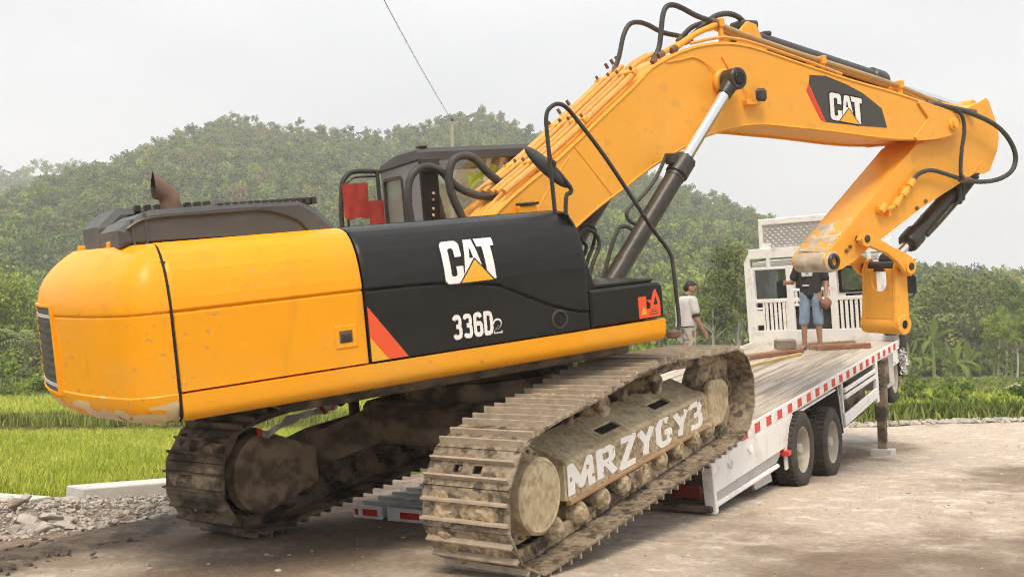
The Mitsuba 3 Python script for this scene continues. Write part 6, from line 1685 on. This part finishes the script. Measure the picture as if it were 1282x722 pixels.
# ------------------------------------------------------------------ trees
def crown(seed, h, rad, lobes, leaves, size, base=0.35, flat=0.8):
    """Leaf clumps on the skins of many uneven lobes: (vertices, faces); tree base at z = 0."""
    r = np.random.default_rng(seed); V = []
    zc = h * (0.5 + base * 0.5)
    for i in range(lobes):
        a = r.uniform(0, 2 * PI); q = math.sqrt(r.random()) * rad * 0.72
        z = zc + r.uniform(-0.5, 0.5) * h * (1 - base) * (1 - 0.5 * q / rad)
        lr = rad * r.uniform(0.22, 0.48)
        c = np.array([q * math.cos(a), q * math.sin(a), z])
        n = int(leaves / lobes * r.uniform(0.6, 1.4))
        d = r.normal(0, 1, (n, 3)); d[:, 2] = d[:, 2] * 0.9 + 0.25; d /= np.linalg.norm(d, axis=1, keepdims=True)
        p = c + d * lr * r.uniform(0.45, 1.08, (n, 1)) * np.array([1, 1, flat])
        nn = d + r.normal(0, 0.55, (n, 3)); nn /= np.linalg.norm(nn, axis=1, keepdims=True)
        t = np.cross(nn, r.normal(0, 1, (n, 3))); t /= np.linalg.norm(t, axis=1, keepdims=True); b = np.cross(nn, t)
        s = size * r.uniform(0.5, 1.35, (n, 1))
        V.append(np.stack([p - t * s - b * s * 0.35, p + b * s * -0.6 + t * s * 0.2, p + t * s + b * s * 0.25, p + b * s * 0.65 - t * s * 0.15], 1).reshape(-1, 3))
    V = np.vstack(V); i = np.arange(len(V) // 4)[:, None] * 4
    return V, np.concatenate([i + [0, 1, 2], i + [0, 2, 3]], 0)


def trunk(seed, h, r0, rad, base=0.35, limbs=5):
    r = np.random.default_rng(seed)
    lean = r.normal(0, 0.03 * h, 2)
    P = [np.array([lean[0] * t ** 1.5 + 0.02 * h * math.sin(4 * t + seed), lean[1] * t ** 1.5, h * 0.78 * t - 0.1]) for t in np.linspace(0, 1, 6)]
    ms = [tube(P, [r0 * 1.25, r0, r0 * .85, r0 * .7, r0 * .5, r0 * .3], 7, 2)]
    for i in range(limbs):
        t = r.uniform(base * 0.9, 0.75); p = np.array([lean[0] * t ** 1.5, lean[1] * t ** 1.5, h * 0.78 * t]); a = r.uniform(0, 6.3); L = rad * r.uniform(0.5, 0.9)
        ms.append(tube([p, p + np.array([math.cos(a) * L * .5, math.sin(a) * L * .5, L * .45]), p + np.array([math.cos(a) * L, math.sin(a) * L, L * 0.8])], [r0 * .5, r0 * .35, r0 * .12], 5, 2))
    return join(*ms)


NEAR = []
for i, (h, rad, lobes, leaves, size, base) in enumerate(((11, 3.6, 30, 6000, 0.135, 0.30), (10, 2.6, 24, 4200, 0.12, 0.45), (12, 4.4, 38, 7000, 0.145, 0.32), (9, 2.0, 16, 2600, 0.115, 0.55), (8, 3.2, 26, 5200, 0.125, 0.12))):
    NEAR.append((crown(40 + i, h, rad, lobes, leaves, size, base), trunk(60 + i, h, 0.016 * h + 0.02, rad, base), h))
NPLY = {}


def near_tree(name, label, x, y, h, var, mat, bark='bark', group=None, rz=None, rr=random.Random(4)):
    k = thing(name, label, 'tree', group)
    c, t, h0 = NEAR[var]
    if (var, mat) not in NPLY:
        NPLY[(var, mat)] = mikit.ply(c, mat, smooth=False)
    if (var, bark, 't') not in NPLY:
        NPLY[(var, bark, 't')] = mikit.ply(t, bark, smooth=30)
    T_ = to_world((x, y, 0), h / h0, rr.uniform(0, 6.3) if rz is None else rz)
    scene[key_for(k + '__trunk')] = {**NPLY[(var, bark, 't')], 'to_world': T_}
    scene[key_for(k + '__crown')] = {**NPLY[(var, mat)], 'to_world': T_}


rt = random.Random(77)
MATS = ['leaf_dark', 'leaf_mid', 'leaf_olive', 'leaf_mid', 'leaf_bright', 'leaf_dark']
ORD = ('first', 'second', 'third', 'fourth', 'fifth', 'sixth', 'seventh', 'eighth', 'ninth', 'tenth', 'eleventh', 'twelfth', 'thirteenth', 'fourteenth', 'fifteenth', 'sixteenth', 'seventeenth', 'eighteenth', 'nineteenth', 'twentieth', 'twenty first', 'twenty second', 'twenty third', 'twenty fourth', 'twenty fifth')
HUE = {'leaf_dark': 'dark green', 'leaf_mid': 'mid green', 'leaf_olive': 'olive', 'leaf_bright': 'bright green'}


def belt(name, where, n, y0, y1, a, b, h0, h1, variants, mats, bark, group):
    """A row of separate trees, named in their order from left to right."""
    rows = []
    for i in range(n):
        y = rt.uniform(y0, y1); rows.append((a + (b - a) * (i + rt.random()) / n, y, rt.uniform(h0, h1), rt.choice(variants), rt.choice(mats)))
    for i, (u, y, h, v, m) in enumerate(sorted(rows)):
        near_tree(name, f'{HUE[m]} tree, {ORD[i]} from the left {where}', u * y, y, h, v, m, bark, group)


belt('forest_tree', 'in the belt behind the banana plants', 22, 100, 130, 0.34, 0.56, 7.5, 12.5, [0, 2, 0, 1, 4, 1], ['leaf_mid', 'leaf_olive', 'leaf_bright', 'leaf_bright', 'leaf_olive'], 'bark', 'trees of the right hand belt')
belt('slender_tree', 'in the slender row right of the bananas', 9, 88, 95, 0.475, 0.56, 5.5, 7.2, [3], ['leaf_bright', 'leaf_bright', 'leaf_mid'], 'pale_bark', 'slender trees right of the bananas')
belt('woodland_tree', 'in the thin wood behind the truck', 10, 62, 90, 0.10, 0.28, 6.5, 9.5, [1, 3, 3, 3], ['leaf_mid', 'leaf_bright', 'leaf_olive', 'leaf_bright'], 'pale_bark', 'woodland trees behind the truck')
near_tree('forked_tree', 'pale forked trunk standing just left of the truck headboard', 15.0, 74, 8.0, 3, 'leaf_olive', 'pale_bark')
belt('field_tree', 'beyond the rice fields at the left edge', 16, 80, 112, -0.56, -0.37, 6.5, 10.5, [0, 4, 2, 4, 1], ['leaf_mid', 'leaf_olive', 'leaf_bright', 'leaf_mid', 'leaf_bright'], 'bark', 'trees at the left beyond the fields')
belt('hedge_tree', 'in the hedge mostly hidden behind the excavator', 20, 84, 118, -0.36, 0.12, 6.5, 10, [0, 4, 2, 1], MATS, 'bark', 'trees hidden behind the excavator')


def palm_frond(L, droop, n=15, w=0.5, seed=0):
    r = np.random.default_rng(seed); V, F = [], []
    P = np.array([(L * t * (1 - 0.12 * t), 0, L * (0.45 * t - droop * t * t)) for t in np.linspace(0, 1, n)])
    for i in range(1, n):
        t = i / (n - 1); ll = w * math.sin(PI * min(1, 0.18 + 0.82 * t)) ** 0.6 + 0.08
        for s in (-1, 1):
            a = P[i]; e = a + np.array([0.35 * ll, s * ll, -0.35 * ll + r.normal(0, 0.04)])
            o = len(V); V += [a + (-0.05, 0, 0), a + (0.06, 0, 0), e + (0.05, 0, 0), e + (-0.01, 0, 0)]; F += [[o, o + 1, o + 2], [o, o + 2, o + 3]]
    o = len(V)
    tv, tf = tube(P, [0.03, 0.01], 4, 1)
    return np.vstack([np.array(V), tv]), np.vstack([np.array(F), tf + o])


FR = {}


def palm(name, label, x, y, h, L, nf, mat='leaf_mid', seed=0, group=None):
    k = thing(name, label, 'palm', group)
    r = random.Random(seed)
    lean = r.uniform(-0.06, 0.06) * h
    put('trunk', tube([(x, y, -0.1), (x + lean * .3, y, h * .5), (x + lean, y, h)], [0.16, 0.11, 0.09], 8, 4), 'bark', None, k)
    for i in range(nf):
        v = (i % 3, round(L, 1), mat)
        if v not in FR:
            FR[v] = mikit.ply(palm_frond(L, (0.55, 0.85, 1.15)[i % 3], seed=i), mat, smooth=False)
        el = (25, 0, -15)[i % 3]
        scene[key_for(k + '__frond')] = {**FR[v], 'to_world': mi.ScalarTransform4f().translate([x + lean, y, h]).rotate([0, 0, 1], i * 137.5 + r.uniform(-15, 15)).rotate([0, 1, 0], -el)}


palm('coconut_palm', 'coconut palm with drooping fronds at the left edge beyond the rice field', -37.5, 78, 3.6, 3.4, 15, 'leaf_olive', 1)
palm('coconut_palm', 'taller coconut palm rising among the trees at the left edge', -47, 98, 6.5, 3.4, 15, 'leaf_mid', 2)
palm('coconut_palm', 'pale green coconut palm in the middle of the right hand tree belt', 46, 108, 8.2, 3.2, 15, 'leaf_mid', 3)
palm('coconut_palm', 'coconut palm poking out of the right hand tree belt near the photo edge', 57, 112, 9.0, 3.2, 15, 'leaf_olive', 4)
palm('coconut_palm', 'coconut palm standing left in the right hand belt above the banana plants', 40.5, 104, 6.5, 3.0, 15, 'leaf_bright', 5)


def banana_leaf(L, w, droop, seed):
    r = np.random.default_rng(seed); n = 10; V = []
    for i, t in enumerate(np.linspace(0, 1, n)):
        c = np.array([L * t * (1 - 0.2 * droop * t), 0, L * (0.75 * t - droop * t * t)])
        ww = w * math.sin(PI * min(1, max(0.0, (t - 0.08) / 0.92) * 0.94 + 0.03)) ** 0.7 * (0.85 + 0.3 * r.random()) if t > 0.08 else 0.03
        V += [c + (0, -ww, -0.25 * ww), c, c + (0, ww, -0.25 * ww)]
    F = []
    for i in range(n - 1):
        for j in range(2):
            F.append([i * 3 + j, i * 3 + 3 + j, i * 3 + 4 + j, i * 3 + 1 + j])
    return np.array(V), np.array(F)


BL = [mikit.ply(banana_leaf(1.9, 0.28, d, i), 'leaf_banana', smooth=True) for i, d in enumerate((0.15, 0.45, 0.8, 1.05))]
for i, (x, y, h, lab) in enumerate(((36.2, 92, 1.9, 'leftmost banana plant before the right hand trees'), (38.6, 88, 1.5, 'second banana plant from the left, with broad spreading leaves'), (43.3, 91, 1.9, 'banana plant in the middle of the clump, shorter than its neighbour'), (44.4, 90, 2.7, 'tallest banana plant of the clump, leaves standing upright'), (35.0, 84, 3.4, 'tall banana plant nearest the truck corner'), (46.6, 93, 1.8, 'rightmost banana plant beside the slender trees'), (42.4, 94, 1.6, 'small banana plant at the back of the clump'), (33.2, 90, 2.6, 'banana plant partly hidden by the truck corner'))):
    k = thing('banana_plant', lab, 'banana plant')
    put('stem', tube([(x, y, -0.05), (x + 0.05, y, h * 0.5), (x, y, h)], [0.15, 0.12, 0.07], 8, 3), 'leaf_olive', None, k)
    for q in range(8):
        v = (0, 1, 2, 3, 1, 2, 0, 3)[q]
        scene[key_for(k + '__leaf')] = {**BL[v], 'to_world': mi.ScalarTransform4f().translate([x, y, h - 0.1]).rotate([0, 0, 1], q * 137.5 + i * 40).rotate([0, 1, 0], (-38, -12, 5, 15)[v]).scale(1.05 + 0.15 * (q % 3))}

# far woods and the forest on the hill: masses, as copies of a few crowns
GROUPS = {}
fr_ = np.random.default_rng(9)
for gi, (h, rad, lobes, leaves, size) in enumerate(((9, 3.6, 14, 420, 0.42), (8, 3.0, 12, 360, 0.38), (10, 4.2, 16, 460, 0.46), (7, 3.4, 12, 400, 0.38))):
    cr = crown(100 + gi, h, rad, lobes, leaves, size, 0.22)
    tk1 = trunk(120 + gi, h, 0.18, rad, 0.3, 2)
    for mt in ('leaf_dark', 'leaf_mid', 'leaf_olive', 'leaf_bright', 'leaf_russet'):
        gk = f'crown_shape_{gi}_{mt}'
        scene[gk] = {'type': 'shapegroup', 'crown': mikit.ply(cr, mt, smooth=False)}
        GROUPS[(gi, mt)] = gk
    scene[f'trunk_shape_{gi}'] = {'type': 'shapegroup', 'trunk': mikit.ply(tk1, 'pale_bark', smooth=False)}


def species(x, y):
    if y < 105:
        return ('leaf_bright', 'leaf_mid', 'leaf_bright', 'leaf_olive')[int(fr_.random() * 4)]
    if y < 235 and x > -10 and fr_.random() < 0.55:
        return 'leaf_bright' if fr_.random() < 0.6 else 'leaf_olive'
    n_ = float(meshkit.fbm(np.array([x * 0.035, y * 0.02, 0.5]), 3, 12)); u = fr_.random()
    if n_ > 0.60:
        return 'leaf_bright' if u < 0.45 else 'leaf_mid'
    if n_ < 0.36:
        return 'leaf_russet' if u < 0.12 else ('leaf_olive' if u < 0.6 else 'leaf_mid')
    return ('leaf_dark', 'leaf_mid', 'leaf_olive', 'leaf_mid', 'leaf_bright')[int(u * 4.4)]


def forest(name, label, n, xy, hf, smin, smax, trunks=0.0):
    labels[name] = {'label': label, 'category': 'forest', 'kind': 'stuff'}
    c = 0
    for i in range(n):
        x, y = xy(fr_)
        z = float(hf(x, y)); s = fr_.uniform(smin, smax) * (0.72 if y > 345 and y < 480 else 1.0); gi = int(fr_.integers(4)); c += 1
        T_ = to_world((x, y, z - 0.3), s, fr_.uniform(0, 6.3), 0, s * fr_.uniform(0.8, 1.25))
        scene[f'{name}__{c:03d}'] = {'type': 'instance', 'shape': {'type': 'ref', 'id': GROUPS[(gi, species(x, y))]}, 'to_world': T_}
        if fr_.random() < trunks:
            c += 1
            scene[f'{name}__{c:03d}'] = {'type': 'instance', 'shape': {'type': 'ref', 'id': f'trunk_shape_{gi}'}, 'to_world': T_}


def under_xy(r):
    if r.random() < 0.55:
        y = r.uniform(97, 106); return y * r.uniform(0.30, 0.58), y
    if r.random() < 0.5:
        y = r.uniform(58, 72); return y * r.uniform(0.05, 0.27), y
    y = r.uniform(78, 92); return y * r.uniform(-0.57, -0.30), y


def shrub_xy(r):
    y = 27 + 62 * r.random() ** 1.4
    return max(y * r.uniform(0.26, 0.56), 9.5), y


def wood_xy(r):
    y = r.uniform(118, 205)
    return y * r.uniform(-0.58, 0.60), y


def hill_xy(r):
    y = 200 + 215 * r.random() ** 0.85
    return y * r.uniform(-0.56, 0.60), y


def far_xy(r):
    y = r.uniform(520, 662)
    return y * r.uniform(-0.56, -0.30), y


forest('lower_woods', 'mixed green woods at the foot of the hill', 1100, wood_xy, lambda x, y: np.maximum(0, hill_h(x, y)), 0.6, 1.1, 0.4)
forest('undergrowth', 'bright bushes at the foot of the tree belts', 380, under_xy, lambda x, y: 0.0, 0.12, 0.32)
forest('meadow_shrubs', 'small scattered shrubs in the rough grass beyond the road', 330, shrub_xy, lambda x, y: 0.0, 0.045, 0.12)
forest('field_shrubs', 'dark shrubs closing off the rice fields at the left', 420, lambda r: (lambda y: (y * r.uniform(-0.58, -0.12), y))(r.uniform(48, 76)), lambda x, y: 0.0, 0.08, 0.24)
forest('hill_forest', 'hazy green forest covering the hill', 6000, hill_xy, hill_h, 0.42, 0.85)
forest('far_forest', 'pale forest on the distant hill at the left', 700, far_xy, far_h, 0.7, 1.1)

# ------------------------------------------------------------------ pole and wire
up_ = thing('utility_pole', 'slim pale utility pole rising behind the excavator cab', 'pole')
put('shaft', tube([(-2.35, 40, -0.1), (-2.36, 40, 5.5), (-2.37, 40, 11.3)], [0.11, 0.09, 0.075], 10, 3), 'pale_bark', None, up_)
put('insulator', join(cyl((-2.37, 40, 11.3), (-2.37, 40, 11.42), 0.05, n=10), cyl((-2.42, 40, 11.15), (-2.30, 40, 11.15), 0.03, n=8)), 'black_steel', None, up_)
wr = put('overhead_wire', tube([(-2.40, 39.9, 11.35), (-2.75, 33, 10.95), (-3.15, 26, 10.75), (-3.6, 18, 10.7), (-4.3, 5, 11.0), (-5.2, -12, 12.2)], 0.011, 5, 6), 'black_steel', smooth=30, label='thin overhead wire running down to the utility pole', cat='wire')

# ------------------------------------------------------------------ air
scene['haze'] = {'type': 'cube', 'to_world': mi.ScalarTransform4f().translate([0, 290, 79]).scale([800, 600, 80]), 'bsdf': {'type': 'null'}, 'interior': {'type': 'ref', 'id': 'haze_air'}}
labels['haze'] = {'label': 'thin pale haze over the fields and hills', 'category': 'haze', 'kind': 'stuff'}
